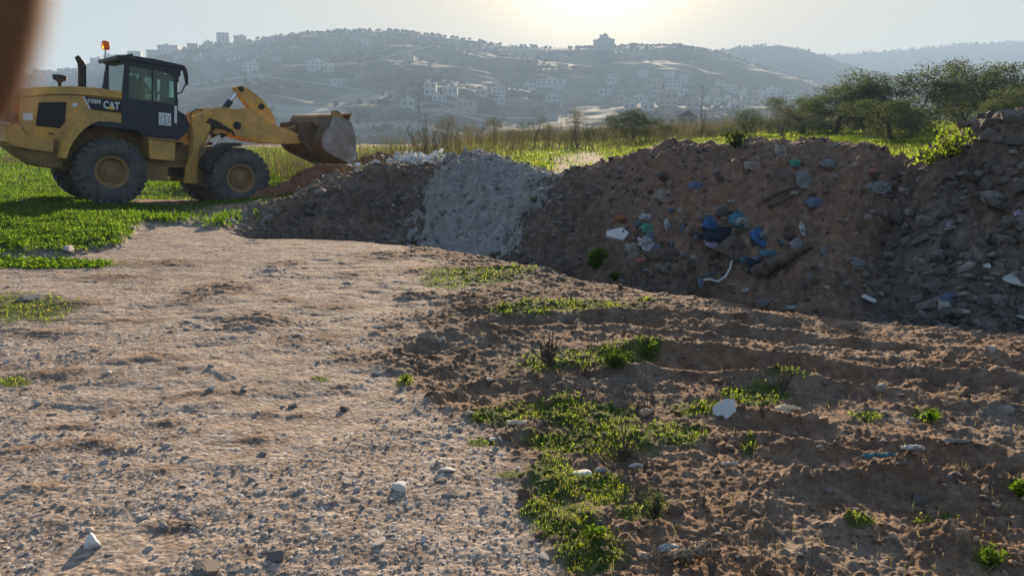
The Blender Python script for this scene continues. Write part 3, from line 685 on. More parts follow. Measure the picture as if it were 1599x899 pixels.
# lift arms, lever, cylinders
ARM = P("306,183 312,177 319.5,173.3 327,170.5 334,168.5 348.7,167.2 365,170 373,171.2 378,168.5 388,168.5 400,174 412,182 423,190.5 435,197.3 441,201 452,203.3 465,209 474,213.5 475,223.5 454,225 430,225 403.5,221 370,212 346,207.6 336,210 328,201 312,196")
for l0 in (.70, 1.70):
    lprism("lift_arm", ARM, l0, l0 + .13, M_y, ref=.70)
lprism("cross_tube", P("352,178 366,178 366,198 352,198"), .83, 1.70, M_yd)
lev = lprism("bell_crank", P("371.5,137 374,134.8 378,134 383.5,135 390,138 396.8,142.5 404,148 410,153.2 416,159.5 420.8,165.3 426,173 430,180 432.5,188 434,197 430,206 420,204 409,187 391.5,166 380,151 374,145"), 1.12, 1.40, M_y, ref=1.0)
for x, y, r in ((379.2, 139, .07), (410.8, 166.5, .085), (370, 196, .10), (318, 186, .09)):
    bm = bmesh.new(); c = lp(x, y, 1.0 if y < 170 else .7); add_lathe(bm, [(r, -.03), (r, .05)], (c[0], 1.12 if y < 170 else .69, c[1]), 18); add_lathe(bm, [(r * .45, -.045), (r * .45, .0)], (c[0], 1.12 if y < 170 else .69, c[1]), 12); link("pin", bm_mesh(bm, "pin"), M_dk, loader)
tc_ = tube("tilt_cylinder", [lq(336, 190, 1.25), lq(359.5, 158, 1.25)], .085, M_blk, loader, 14); tube("rod", [lq(358, 160, 1.25), lq(373, 141.5, 1.25)], .038, M_chr, tc_, 12)
for lt in (.92, 1.58):
    a, b, c = lp(331, 232, .92), lp(344, 211.5, .92), lp(368, 196, .92); q = tube("lift_cylinder", [(b[0], lt, b[1]), (c[0], lt, c[1])], .09, M_dk, loader, 14); tube("rod", [(a[0], lt, a[1]), (b[0], lt, b[1])], .035, M_chr, q, 12)
lprism("bucket_link", P("430,202 452,200 472,194 476,198 455,206 432,209"), 1.16, 1.36, M_yd, ref=1.16)
# bucket
bk = empty("bucket"); bk.parent = loader
BP = [lp(x, y, -.05) for x, y in P("521,182.5 515.4,197.4 506,210 502.5,220 504,229 509,236 516,241 533,249.5 549,257 560,260.5")]
front = [lp(x, y, -.05) for x, y in P("555,247 555.5,230 555,213.4 552,200 548.8,192 537,183.5")]
for l0 in (-.05, 2.53): 
    bm = bmesh.new(); add_prism(bm, BP + front, l0, l0 + .045); link("side_plate", bm_mesh(bm, "plate", bevel=.008), M_steel, bk)
bm = bmesh.new(); cen = Vector((sum(p[0] for p in BP) / len(BP) + .25, 0, sum(p[1] for p in BP) / len(BP) + .15)); th = .035
outer = BP; inner = [(x + (cen.x - x) * .05, z + (cen.z - z) * .05) for x, z in BP]; n_ = len(BP)
add_prism(bm, outer + inner[::-1], -.004, 2.528); link("shell", bm_mesh(bm, "shell", True, angle=30), M_rust, bk)
g0 = lp(521, 182.5, -.05); g1 = lp(551, 178, -.05); g2 = lp(548, 191, -.05)
bm = bmesh.new(); add_prism(bm, [(g0[0] - .02, g0[1]), (g0[0] + .02, g0[1] + .07), (g1[0], g1[1] + .02), g1, (g2[0] - .03, g2[1]), (g2[0] - .06, g2[1]), (g1[0] - .06, g1[1] - .03), (g0[0] + .02, g0[1] + .02)], .002, 2.52)
link("spill_guard", bm_mesh(bm, "guard"), M_yd, bk)
bm = bmesh.new(); add_prism(bm, [lp(x, y, -.03) for x, y in P("519,181 522,172.5 527,172.5 535,179 536,184 521,186")], -.03, .12); link("guard_rib", bm_mesh(bm, "rib", bevel=.01), M_yd, bk)
for l0 in (.62, .90, 1.60, 1.88):
    bm = bmesh.new(); add_prism(bm, [(x + dx, z + dz) for (x, z), (dx, dz) in zip([BP[1], BP[3], BP[5], BP[7]], [(0, .0), (0, 0), (0, 0), (0, 0)])] + [(BP[6][0] - .25, BP[6][1] + .02), (BP[3][0] - .34, BP[3][1] + .02), (BP[2][0] - .36, BP[2][1] + .28), (BP[1][0] - .2, BP[1][1] + .12)], l0, l0 + .06)
    link("hinge_plate", bm_mesh(bm, "hinge", bevel=.006), M_rust, bk)
lip = BP[-1]; bm = bmesh.new(); add_prism(bm, [(lip[0] - .16, lip[1] + .09), (lip[0] + .10, lip[1] - .04), (lip[0] + .09, lip[1] - .07), (lip[0] - .18, lip[1] + .03)], -.06, 2.59); link("cutting_edge", bm_mesh(bm, "edge"), M_steel, bk)
# wheels
def wheel(x, lat, flip):
    w = empty("wheel"); w.parent = loader; w.location = (x, lat, RW)
    if flip: w.rotation_euler = (0, 0, math.pi)
    bm = bmesh.new(); seg = 72; Rr = .355
    prof = [(Rr, .07), (Rr + .04, .03), (.52, -.005), (.62, .004), (.70, .03), (.728, .06), (.735, .27), (.728, .48), (.70, .51), (.62, .536), (Rr + .04, .51), (Rr, .47)]
    add_lathe(bm, prof + [prof[0]], (0, 0, 0), seg, caps=False)
    for k in range(26):
        for sd in (0, 1):
            a = 2 * math.pi * (k + sd * .5) / 26; 
            o = 0.0 if sd == 0 else .27
            M = Matrix.Rotation(-a, 4, 'Y') @ Matrix.Translation((.742, .02 + o + .115, 0)) @ Matrix.Rotation(R(25 if sd else -25), 4, 'X')
            bmesh.ops.create_cube(bm, size=1, matrix=M @ Matrix.Diagonal((.055, .27, .085, 1)))
            if True:
                yy = .022 if sd == 0 else .515
                M = Matrix.Rotation(-a, 4, 'Y') @ Matrix.Translation((.70, yy, 0)); bmesh.ops.create_cube(bm, size=1, matrix=M @ Matrix.Diagonal((.11, .045, .075, 1)))
    link("tyre", bm_mesh(bm, "tyre", True, angle=30), M_tyre, w)
    bm = bmesh.new(); add_lathe(bm, [(.33, .10), (.365, .06), (.37, .045), (.345, .05), (.31, .07), (.30, .16), (.285, .185), (.24, .19), (.235, .17), (.12, .165), (.115, .12), (.09, .11), (.001, .10)][::-1], (0, 0, 0), 48, caps=False)
    rim = link("rim", bm_mesh(bm, "rim", True, angle=25), M_rim, w)
    for k in range(12):
        bm = bmesh.new(); a = 2 * math.pi * k / 12; add_lathe(bm, [(.018, -.012), (.018, .03)], (.20 * math.cos(a), .155, .20 * math.sin(a)), 6)
        link("wheel_nut", bm_mesh(bm, "nut"), M_yd, rim)
for x in (0, WB): wheel(x, 0, False); wheel(x, LW, True)
for x in (0, WB): tube("axle", [(x, .3, RW), (x, 2.2, RW)], .14, M_yd, loader, 12)

# ------------------------------------------------------------------ driver in the cab
M_skin = mat("skin", (.42, .25, .17), .55); M_skin.node_tree.nodes["Principled BSDF"].inputs["Subsurface Weight"].default_value = .15
M_shirt = worn("khaki shirt", (.36, .31, .20), (.20, .17, .11), 6, .4, .9); M_cap = mat("dark cap", (.03, .03, .035), .9); M_trou = mat("dark trousers", (.045, .05, .06), .9)
def skin_obj(name, nodes, edges, m, parent=None, sub=2):
    """nodes: key -> (point, radius); first key is the root"""
    keys = list(nodes); me = bpy.data.meshes.new(name); me.from_pydata([nodes[k][0] for k in keys], [(keys.index(a), keys.index(b)) for a, b in edges], [])
    o = link(name, me, m, parent); md = o.modifiers.new("skin", 'SKIN'); md.use_smooth_shade = True
    for i, k in enumerate(keys):
        r = nodes[k][1]; r = (r, r) if isinstance(r, (int, float)) else r; me.skin_vertices[0].data[i].radius = r; me.skin_vertices[0].data[i].use_root = (i == 0)
    s = o.modifiers.new("sub", 'SUBSURF'); s.levels = sub; s.render_levels = sub; return o
def driver():
    p = empty("person"); p.matrix_world = LM @ Matrix.Translation((s0.x - .03, 1.25, s0.z + .08)); tag(p, "driver in a khaki shirt and dark cap sitting in the cab of the wheel loader", "person")
    nd = {'pel': ((0, 0, .08), (.13, .11)), 'ab': ((.0, 0, .26), (.125, .10)), 'ch': ((.0, 0, .46), (.15, .105)), 'nk': ((.01, 0, .60), .055), 'hd': ((.035, 0, .70), (.075, .085)), 'tp': ((.03, 0, .79), (.07, .075))}
    e = [('pel', 'ab'), ('ab', 'ch'), ('ch', 'nk'), ('nk', 'hd'), ('hd', 'tp')]
    for s in (-1, 1):
        k = 'LR'[s > 0]; nd.update({'sh' + k: ((0, .19 * s, .52), .055), 'el' + k: ((.16, .25 * s, .30), .042), 'wr' + k: ((.40, .17 * s, .32), .028), 'ha' + k: ((.46, .165 * s, .33), (.03, .018)),
            'hp' + k: ((.04, .10 * s, .06), .085), 'kn' + k: ((.44, .14 * s, .08), .06), 'an' + k: ((.52, .14 * s, -.34), .042), 'ft' + k: ((.64, .15 * s, -.38), .035)})
        e += [('ch', 'sh' + k), ('sh' + k, 'el' + k), ('el' + k, 'wr' + k), ('wr' + k, 'ha' + k), ('pel', 'hp' + k), ('hp' + k, 'kn' + k), ('kn' + k, 'an' + k), ('an' + k, 'ft' + k)]
        for f, (dy, ln) in enumerate(((-.02, .045), (-.007, .052), (.006, .05), (.018, .04))):
            nd['f%d%s' % (f, k)] = ((.48 + ln * .6, .165 * s + dy, .335), .0085); nd['g%d%s' % (f, k)] = ((.48 + ln, .165 * s + dy, .305), .008); e += [('ha' + k, 'f%d%s' % (f, k)), ('f%d%s' % (f, k), 'g%d%s' % (f, k))]
        nd['th' + k] = ((.47, .165 * s - .035 * s, .35), .010); e.append(('ha' + k, 'th' + k))
    b = skin_obj("body", nd, e, M_shirt, p)
    b.data.materials.append(M_skin)
    bm = bmesh.new(); bmesh.ops.create_uvsphere(bm, u_segments=20, v_segments=14, radius=1, matrix=Matrix.Translation((.045, 0, .73)) @ Matrix.Diagonal((.093, .078, .118, 1)))
    for v in bm.verts:
        d = v.co - Vector((.045, 0, .73))
        if d.x > .05 and abs(d.y) < .02 and -.03 < d.z < .02: v.co.x += .02
        if d.x > .05 and .015 < abs(d.y) < .045 and 0 < d.z < .03: v.co.x -= .008
    for s in (-1, 1): bmesh.ops.create_uvsphere(bm, u_segments=8, v_segments=6, radius=.022, matrix=Matrix.Translation((.04, .08 * s, .73)) @ Matrix.Diagonal((1, .4, 1.4, 1)))
    link("head", bm_mesh(bm, "head", True, angle=80), M_skin, p)
    bm = bmesh.new(); bmesh.ops.create_uvsphere(bm, u_segments=20, v_segments=12, radius=1, matrix=Matrix.Translation((.035, 0, .78)) @ Matrix.Diagonal((.102, .09, .09, 1)))
    bmesh.ops.bisect_plane(bm, geom=bm.verts[:] + bm.edges[:] + bm.faces[:], plane_co=(0, 0, .775), plane_no=(0, 0, 1), clear_inner=True)
    add_box(bm, (.15, 0, .782), (.09, .13, .012)); link("cap", bm_mesh(bm, "cap", True, angle=40), M_cap, p)
driver()

# ------------------------------------------------------------------ earth heaps
def ground_like(name, stops, rough=.95, scale=7):
    m = mat(name, rough=rough, spec=.1); tc = N(m, "ShaderNodeTexCoord"); q = tc.outputs["Object"]; a = noise(m, scale, 8, .7, q); b = noise(m, scale * 9, 4, .7, q)
    c = mixc(m, .6, ramp(m, a, stops), ramp(m, b, [(.25, (.4, .4, .4)), (.55, (1, 1, 1)), (.8, (1.3, 1.3, 1.3))]), 'MULTIPLY')
    LK(m, c, m.node_tree.nodes["Principled BSDF"].inputs["Base Color"]); bump(m, math_n(m, 'ADD', a, b), .8, .02); return m
M_greyheap = ground_like("grey crushed stone", [(.3, (.24, .21, .185)), (.5, (.33, .295, .26)), (.7, (.43, .39, .35))])
M_redsoil = ground_like("red brown soil", [(.3, (.11, .045, .025)), (.5, (.20, .085, .045)), (.7, (.30, .15, .085))])
GREYSTONES = []
def grey_heap():
    uu = np.linspace(585, 900, 220); yy = np.linspace(9.5, 18.5, 260)
    U, Y = np.meshgrid(uu, yy); X = (U - 799.5) / F * (Y * cp + CAM_H * sp * .6)
    z = terrain(X, Y); Yc = tab(U, BANK, 3); lip = CAM_H / -slope(tab(U, BANK, 1)); t = np.clip((Y - lip) / (Yc - lip), -1, 2)
    n = fbm(X * 1.3, Y * 1.3, 401, 4)
    l = np.interp(t, [0, .3, .6, 1, 1.4], [604, 622, 658, 708, 716]); r = np.interp(t, [0, .3, .6, 1, 1.4], [758, 782, 826, 880, 890])
    e_ = sm(-60, 60, U - l) * sm(-60, 60, r - U); n = n + 2.6 * fbm(X * 6, Y * 6, 409, 4) * e_ * (1 - e_) * 2; m = sm(-30, 40, U - l + n * 45) * sm(-30, 60, r - U + n * 45) * sm(.08, .4, t + n * .08) * sm(1.55, 1.1, t)
    th = .05 + .22 * sm(.25, 1, t) * sm(880, 720, U) + .08 * fbm(X * .8, Y * .8, 405, 3) + .02 * np.abs(pn(X * 9, Y * 9, 407)) + .010 * pn(X * 22, Y * 22, 409)
    z = z + np.maximum(th, .03) * m - .07 * (1 - m)
    r_ = np.random.default_rng(5); k = r_.choice(X.size, 60000); Xs, Ys, Us, Ms = X.ravel()[k], Y.ravel()[k], U.ravel()[k], sm(-90, 30, U - l + n * 40).ravel()[k] * sm(-80, 60, r - U + n * 40).ravel()[k] * (t.ravel()[k] > .02) * (t.ravel()[k] < 1.1); q = Ms * .11 > r_.random(len(Xs)); Xs, Ys = Xs[q] + r_.normal(size=q.sum()) * .03, Ys[q]
    GREYSTONES.append((Xs, Ys, np.maximum(terrain(Xs, Ys), z.ravel()[k][q]), np.clip(np.exp(r_.normal(size=len(Xs)) * .6) * .018, .008, .09)))
    nr, nc = X.shape; i = np.arange(nr * nc).reshape(nr, nc); Fc = np.stack([i[:-1, :-1], i[:-1, 1:], i[1:, 1:], i[1:, :-1]], -1).reshape(-1, 4)
    keep = (m > .005).reshape(-1)[Fc].any(1)
    me = np_mesh("gravel_heap", np.stack([X, Y, z], -1).reshape(-1, 3), Fc[keep])
    tag(link("gravel_heap", me, M_greyheap), "pale grey heap of crushed stone spilling down the front of the dark earth bank", "gravel heap")
grey_heap()
def heap(name, px, py, Y, rx, ry, h, m, label, cat, seed, lump=.25, z0=None):
    c = at(px, py, Y); cx = c.x; q = np.linspace(-1.25, 1.25, 110); A, B = np.meshgrid(q, q); X = cx + A * rx; YY = Y + B * ry
    n = fbm(A * 2.2 + seed, B * 2.2, 501, 4); seed = int(seed * 10); d = np.hypot(A, B) + n * .35
    prof = sm(1.05, .1, d); z = terrain(X, YY, False) - .12 + prof * h * (1 + lump * n) + (.10 * np.abs(fbm(X * 3, YY * 3, seed, 3)) + .06 * np.abs(pn(X * 8, YY * 8, seed)) + .02 * pn(X * 20, YY * 20, seed)) * prof ** .5
    nr, nc = X.shape; i = np.arange(nr * nc).reshape(nr, nc); Fc = np.stack([i[:-1, :-1], i[:-1, 1:], i[1:, 1:], i[1:, :-1]], -1).reshape(-1, 4)
    keep = (prof > .01).reshape(-1)[Fc].any(1)
    return tag(link(name, np_mesh(name, np.stack([X, YY, z], -1).reshape(-1, 3), Fc[keep]), m), label, cat)
heap("soil_heap", 505, 292, 19.0, 2.2, 1.5, .62, M_redsoil, "lumpy red brown soil heap below the raised loader bucket", "soil heap", 3.1)
heap("soil_heap", 585, 265, 19.5, 1.3, 1.0, .75, M_redsoil, "low orange brown soil heap just right of the loader bucket", "soil heap", 9.4)
heap("soil_heap", 445, 300, 18.2, 1.2, 1.0, .30, M_redsoil, "small reddish soil mound in front of the loader's front wheel", "soil heap", 5.7)

# ------------------------------------------------------------------ plants
def leafy(name, c1, c2, trans=.45, c3=None):
    m = bpy.data.materials.new(name); m.use_nodes = True; t = m.node_tree; t.nodes.clear()
    o = N(m, "ShaderNodeOutputMaterial"); A = N(m, "ShaderNodeVertexColor", layer_name="tint"); sp_ = N(m, "ShaderNodeSeparateColor"); LK(m, A.outputs[0], sp_.inputs[0])
    c = ramp(m, sp_.outputs[0], [(0, c1), (1, c2)] + ([] if c3 is None else []))
    if c3: c = mixc(m, sp_.outputs[1], c, c3)
    d = N(m, "ShaderNodeBsdfDiffuse"); tr = N(m, "ShaderNodeBsdfTranslucent"); LK(m, c, d.inputs[0]); LK(m, mixc(m, 1.0, c, (1.0, 1.15, .55), 'MULTIPLY'), tr.inputs[0])
    x = N(m, "ShaderNodeMixShader"); x.inputs[0].default_value = trans; LK(m, d.outputs[0], x.inputs[1]); LK(m, tr.outputs[0], x.inputs[2]); LK(m, x.outputs[0], o.inputs[0]); return m
M_low = leafy("low trodden weeds", (.07, .095, .018), (.30, .36, .05), .62, (.30, .25, .12))
M_grass = leafy("fresh grass", (.03, .065, .012), (.16, .235, .03), .70, (.34, .30, .12))
M_olive = leafy("olive leaves", (.045, .054, .038), (.135, .15, .108), .42)
M_bush = leafy("dark bush leaves", (.03, .04, .022), (.10, .12, .06), .35)
M_dry = leafy("dry straw", (.20, .14, .08), (.46, .37, .24), .35); M_stem = leafy("grey brown dead stems", (.08, .06, .045), (.22, .175, .12), .25)
M_scrub = leafy("brown green scrub leaves", (.06, .055, .035), (.17, .155, .095), .35)
M_bark = worn("bark", (.11, .085, .065), (.05, .04, .03), 9, .6, .95)
M_twig = worn("dry twig", (.17, .13, .095), (.08, .06, .045), 9, .6, .95)
def blades(name, pts, h, w, m, dry=0.0, lean=.5, seed=0, bend=.5):
    g = np.random.default_rng(seed); n = len(pts); a = g.uniform(0, 2 * np.pi, n); la = g.uniform(0, 2 * np.pi, n); ll = g.uniform(.05, lean, n)
    sx, sy = np.cos(a) * w / 2, np.sin(a) * w / 2; lx, ly = np.cos(la) * ll * h, np.sin(la) * ll * h
    V = np.zeros((n, 5, 3)); V[:] = pts[:, None]
    V[:, 0, 0] -= sx; V[:, 0, 1] -= sy; V[:, 1, 0] += sx; V[:, 1, 1] += sy
    for k, sgn in ((2, -1), (3, 1)):
        V[:, k, 0] += sgn * sx * .75 + lx * .35; V[:, k, 1] += sgn * sy * .75 + ly * .35; V[:, k, 2] += h * .6
    V[:, 4, 0] += lx; V[:, 4, 1] += ly; V[:, 4, 2] += h * (1 - bend * ll)
    V[:, :2, 2] -= .01
    b = np.arange(n)[:, None] * 5; Fc = np.stack([b + [0, 1, 2], b + [1, 3, 2], b + [2, 3, 4]], 1).reshape(-1, 3)
    t = np.repeat(np.clip(g.normal(.5, .25, n), 0, 1), 5); dr = np.repeat((g.random(n) < dry) * 1.0, 5)
    return np_mesh(name, V.reshape(-1, 3), Fc, 3, True, {"tint": np.stack([t, dr], -1)})
def leaves(name, C, size, seed, aspect=.45, up=0.3, dry=0.0, dirs=None):
    g = np.random.default_rng(seed); n = len(C); d = g.normal(size=(n, 3)) if dirs is None else dirs + g.normal(size=(n, 3)) * .5
    d[:, 2] = np.abs(d[:, 2]) * .6 + up; d /= np.linalg.norm(d, axis=1)[:, None]
    r = g.normal(size=(n, 3)); s = np.cross(d, r); s /= np.linalg.norm(s, axis=1)[:, None] + 1e-9
    L = (size * g.uniform(.6, 1.4, n))[:, None]; V = np.stack([C, C + d * L * .5 + s * L * aspect * .5, C + d * L, C + d * L * .5 - s * L * aspect * .5], 1)
    i = np.arange(n)[:, None] * 4 + np.array([0, 1, 2, 3]); t = np.repeat(np.clip(g.normal(.5, .28, n), 0, 1), 4); dr = np.repeat((g.random(n) < dry) * 1.0, 4)
    return np_mesh(name, V.reshape(-1, 3), i, 4, True, {"tint": np.stack([t, dr], -1)})
def scatter_px(n, x0, x1, y0, y1, seed):
    """points spread over the ground seen between these pixel rows and columns"""
    g = np.random.default_rng(seed); u = g.uniform(x0, x1, n); v = g.uniform(y0, y1, n); Y = CAM_H / -np.minimum(slope(v), -.006); d = F * cp - (v - 449.5) * sp
    return (u - 799.5) / d * Y, Y
def grass_left():
    x, y = scatter_px(230000, -260, 480, 214, 440, 11); k = (y < 58) & (y > 8); x, y = x[k], y[k]
    g, gl, road, red, bare = masks(x, y); g2 = np.random.default_rng(3); cl = fbm(x * 1.4, y * 1.4, 601, 3)
    k = (np.maximum(gl * (.75 + cl), g) > g2.random(len(x)) * .95 + .05); x, y, cl = x[k], y[k], cl[k]
    z = terrain(x, y); h = (.04 + .11 * np.clip(.4 + cl * 1.3, 0, 1)) * (1 - .45 * sm(14, 17, y) * sm(24, 20, y)) * np.random.default_rng(5).uniform(.5, 1.3, len(x)) * sm(8, 13, y) + .02
    w = np.maximum(.008, y * .0011)
    tag(link("grass", blades("grass", np.stack([x, y, z], -1), h, w, None, .05, .8, 21), M_grass), kind='stuff')
    k = g2.random(len(x)) < .35; P3 = np.stack([x, y, z + h * .6], -1)[k]
    tag(link("ground_cover", leaves("ground_cover", P3, .035, 23, .7, .1), M_grass), kind='stuff')
grass_left()
def grass_patches():
    x, y = scatter_px(150000, 0, 1640, 395, 920, 31); g, gl, road, red, bare = masks(x, y); r = np.random.default_rng(4); cl = fbm(x * 5, y * 5, 611, 3)
    k = (g * (.62 + cl * 1.2) > r.random(len(x)) * .7 + .12); x, y, cl = x[k], y[k], cl[k]; z = terrain(x, y); h = (.006 + .018 * np.clip(.35 + cl, 0, 1)) * r.uniform(.5, 1.4, len(x))
    h = h * np.interp(y, [3, 7, 10], [1, 1.5, 2.0])
    Q = np.stack([x, y, z], -1); k = r.random(len(x)) < .5
    tag(link("weeds", leaves("weeds", Q[k] + np.array([0, 0, 1]) * (h[k] * .6)[:, None], np.interp(y[k], [3, 8], [.011, .026]), 33, .6, .15, .18), M_low), kind='stuff')
    tag(link("grass", blades("grass", Q[~k], h[~k] * 1.5, np.interp(y[~k], [3, 10], [.0026, .010]), None, .3, .9, 35), M_low), kind='stuff')
grass_patches()
def grass_field():
    x, y = scatter_px(150000, 380, 1680, 206.5, 300, 41); k = y < 64; x, y = x[k], y[k]
    g2 = np.random.default_rng(43); x2 = g2.uniform(4, 26, 90000); y2 = g2.uniform(10, 60, 90000); x = np.concatenate([x, x2]); y = np.concatenate([y, y2])
    g, gl, road, red, bare = masks(x, y); n = fbm(x * .8, y * .8, 211, 3); path = sm(1.2, .7, np.hypot((x - y * .086) / (.1 + y * .036), (y - 24) / 9) + n * .6) * .8; cl = fbm(x * .9, y * .9, 621, 3)
    yy = np.maximum(y, .3); u = 799.5 + F * x / (yy * cp + CAM_H * sp * .6)
    k = (u > 388) & (gl * (1 - path) * (.8 + .8 * cl) > g2.random(len(x)) * .9 + .08); x, y, cl = x[k], y[k], cl[k]; z = terrain(x, y)
    h = (.05 + .12 * np.clip(.4 + cl, 0, 1)) * g2.uniform(.5, 1.4, len(x)); P3 = np.stack([x, y, z], -1)
    tag(link("grass", blades("grass", P3, h, np.maximum(.009, y * .0011), None, .34, .8, 45), M_grass), kind='stuff')
grass_field()
def dry_stems(name, spots, m=M_stem, seed=1):
    """tall thin straw: (px, depth, spread m, count, height m)"""
    g = np.random.default_rng(seed); Ps, Hs, Ws = [], [], []
    for px, Y, sp_, n, h in spots:
        c = at(px, 240, Y); x = c.x + g.normal(size=n) * sp_; y = Y + g.normal(size=n) * sp_ * .8; Ps.append(np.stack([x, y, terrain(x, y)], -1)); Hs.append(h * g.uniform(.4, 1.15, n)); Ws.append(np.full(n, max(.007, Y * .0006)))
    return tag(link(name, blades(name, np.concatenate(Ps), np.concatenate(Hs), np.concatenate(Ws), None, .2, .35, seed, .1), m), kind='stuff')
g0_ = np.random.default_rng(8)
dry_stems("dry_grass", [(x, g0_.uniform(24, 34), .9, 70, g0_.uniform(.6, 1.9)) for x in range(395, 760, 13)] + [(x, g0_.uniform(48, 60), 2.0, 150, g0_.uniform(.5, 1.6)) for x in range(760, 1400, 16)] + [(x, g0_.uniform(33, 46), 1.2, 45, g0_.uniform(.4, 1.2)) for x in range(700, 1120, 14)] + [(x, g0_.uniform(16.5, 18), .3, 60, .5) for x in (560, 580, 625, 700)], seed=51)
dry_stems("dry_grass", [(x, g0_.uniform(35, 55), 2.0, 300, .5) for x in range(0, 400, 90)], seed=57)

def tree_mesh(seed, h, w, nleaf, trunk_r, lsize, dense=1.0, low=.25, bare=False, stems=1):
    """returns trunk bmesh-made mesh and crown mesh, base at the origin"""
    g = np.random.default_rng(seed); rnd = random.Random(seed); bm = bmesh.new(); tips = []
    def grow(p, d, L, r, depth):
        pts = [p]; rr = [r]; q = p.copy(); dd = d.copy()
        for i in range(4):
            dd = (dd + Vector((rnd.uniform(-.22, .22), rnd.uniform(-.22, .22), rnd.uniform(-.02, .16)))).normalized(); q = q + dd * L / 4; pts.append(q.copy()); rr.append(r * (1 - .13 * (i + 1)))
        add_tube(bm, pts, rr, 6 if depth < 2 else 4, False)
        if depth >= 2: tips.extend(pts[2:])
        if depth < (4 if bare else 3):
            for k in range(rnd.choice((2, 3, 3)) + (1 if depth == 0 else 0)):
                a = rnd.uniform(0, 6.28); b = rnd.uniform(.35, .95); nd = (dd + Vector((math.cos(a) * b * w / h * 1.3, math.sin(a) * b * w / h * 1.3, rnd.uniform(-.1, .35)))).normalized()
                grow(pts[-1] if k else pts[3], nd, L * rnd.uniform(.62, .85), rr[-1] * rnd.uniform(.6, .8), depth + 1)
    for s in range(stems):
        a = rnd.uniform(0, 6.28); sp_ = .25 if stems > 1 else 0
        grow(Vector((math.cos(a) * sp_ * .4, math.sin(a) * sp_ * .4, -.1)), Vector((math.cos(a) * sp_ * 1.2, math.sin(a) * sp_ * 1.2, 1)).normalized(), h * (.36 if stems == 1 else .34), trunk_r, 0)
    co = np.array([v.co for v in bm.verts]); sx = w / max(np.ptp(co[:, 0]), np.ptp(co[:, 1]), .1); sz = h * .93 / co[:, 2].max()
    for v in bm.verts: v.co.x *= sx; v.co.y *= sx; v.co.z *= sz
    tr = bm_mesh(bm, "trunk", True); tips = np.array([(t.x * sx, t.y * sx, t.z * sz) for t in tips])
    c = tips[g.integers(0, len(tips), nleaf)]
    if not bare:
        nc_ = 130; cc = g.normal(size=(nc_, 3)); cc /= np.linalg.norm(cc, axis=1)[:, None]; cc *= (g.random(nc_)[:, None] ** .4) * np.array([w * .42, w * .42, h * .43]); cc[:, 2] += h * .44
        cc[:, :2] *= (1.12 - .55 * np.abs(cc[:, 2:3] / h - .42)); k_ = g.random(nleaf) < .82; c = np.where(k_[:, None], cc[g.integers(0, nc_, nleaf)], c)
    r = g.normal(size=(nleaf, 3)); r /= np.linalg.norm(r, axis=1)[:, None]; rad = g.random(nleaf)[:, None] ** .6
    c = c + r * rad * np.array([w * .13, w * .13, h * .085]) / dense
    c = c[c[:, 2] > h * low * g.uniform(.1, 1.0, len(c))]
    out = c - np.array([0, 0, h * .5]); out /= np.linalg.norm(out, axis=1)[:, None] + 1e-6
    return tr, leaves("crown", c, lsize, seed + 1, .38, .0, 0, out)
TREES = {}
def plant(kind, name, px, Y, top, wpx, label, cat, group=None, m=M_olive, seed=0, nleaf=7000, bare=False, low=.2, stems=1, lsize=.13, sink=0):
    b = at(px, 215, Y); z = ground_z(b.x, Y) if Y < 70 else float(hills_z(np.array([b.x]), np.array([Y]))[0]); H_ = max(at(px, top, Y).z - z, .4); W_ = wpx / 1200 * Y
    key = (kind, seed)
    if key not in TREES: TREES[key] = (tree_mesh(seed, 4.0, 4.4 if not bare else 2.4, nleaf, .13 if stems == 1 else (.075 if bare else .05), lsize * 4.0 / 4, low=low, bare=bare, stems=stems), 4.0, 4.4 if not bare else 2.4)
    (tr, cr), h0, w0 = TREES[key]
    e = empty(name, (b.x, Y, z - sink), random.uniform(0, 6.28)); e.scale = (W_ / w0, W_ / w0, H_ / h0)
    a = link("trunk", tr, None, e); c = link("crown", cr, None, e)
    if not tr.materials: tr.materials.append(M_bark if not bare else M_twig)
    if not cr.materials: cr.materials.append(m)
    return tag(e, label, cat, group)
OG = "olive trees in the grove at the right"
for px, Y, top, w, s, lab in ((1432, 36, 92, 165, 1, "tallest broad olive tree in the middle of the grove, above the bright grass gap"), (1300, 40, 122, 120, 2, "round grey green olive tree at the left end of the grove"),
        (1350, 38, 116, 90, 3, "slim olive tree standing just left of the tallest olive tree"), (1392, 29, 146, 105, 4, "dense dark olive bush in front of the tallest olive tree"), (1556, 38, 84, 150, 2, "tall olive tree at the right edge of the photo, at the back"),
        (1590, 27, 128, 130, 4, "wide dark olive tree at the right edge, directly behind the bank top"), (1500, 46, 118, 110, 3, "hazy olive tree between the tallest tree and the right edge trees"), (1255, 44, 142, 80, 1, "small pale olive tree left of the round grey green olive tree"), (1640, 33, 95, 150, 1, "olive tree cut off by the right edge of the photo")):
    plant("olive", "olive_tree", px, Y, top, w, lab, "olive tree", OG, M_olive, s, 15500, low=.0, sink=.05, lsize=.125)
plant("bush", "bush", 985, 44, 166, 95, "wide rounded green bush at the field edge right of centre", "bush", None, M_bush, 21, 9000, low=.0, stems=5)
plant("bush", "bush", 1168, 44, 164, 50, "narrow upright bush right of the house with the pointed roof", "bush", None, M_bush, 22, 7000, low=.0, stems=4)
plant("bush", "bush", 832, 40, 162, 42, "thin leafy young tree at the field edge in the middle of the photo", "bush", None, M_bush, 23, 1500, low=.2, stems=3)
plant("bush", "bush", 1038, 46, 190, 50, "low bush joined to the right side of the wide rounded bush", "bush", None, M_bush, 24, 6000, low=0, stems=4)
plant("bush", "bush", 925, 45, 196, 40, "low bush left of the wide rounded bush", "bush", None, M_bush, 22, 7000, low=0, stems=4)
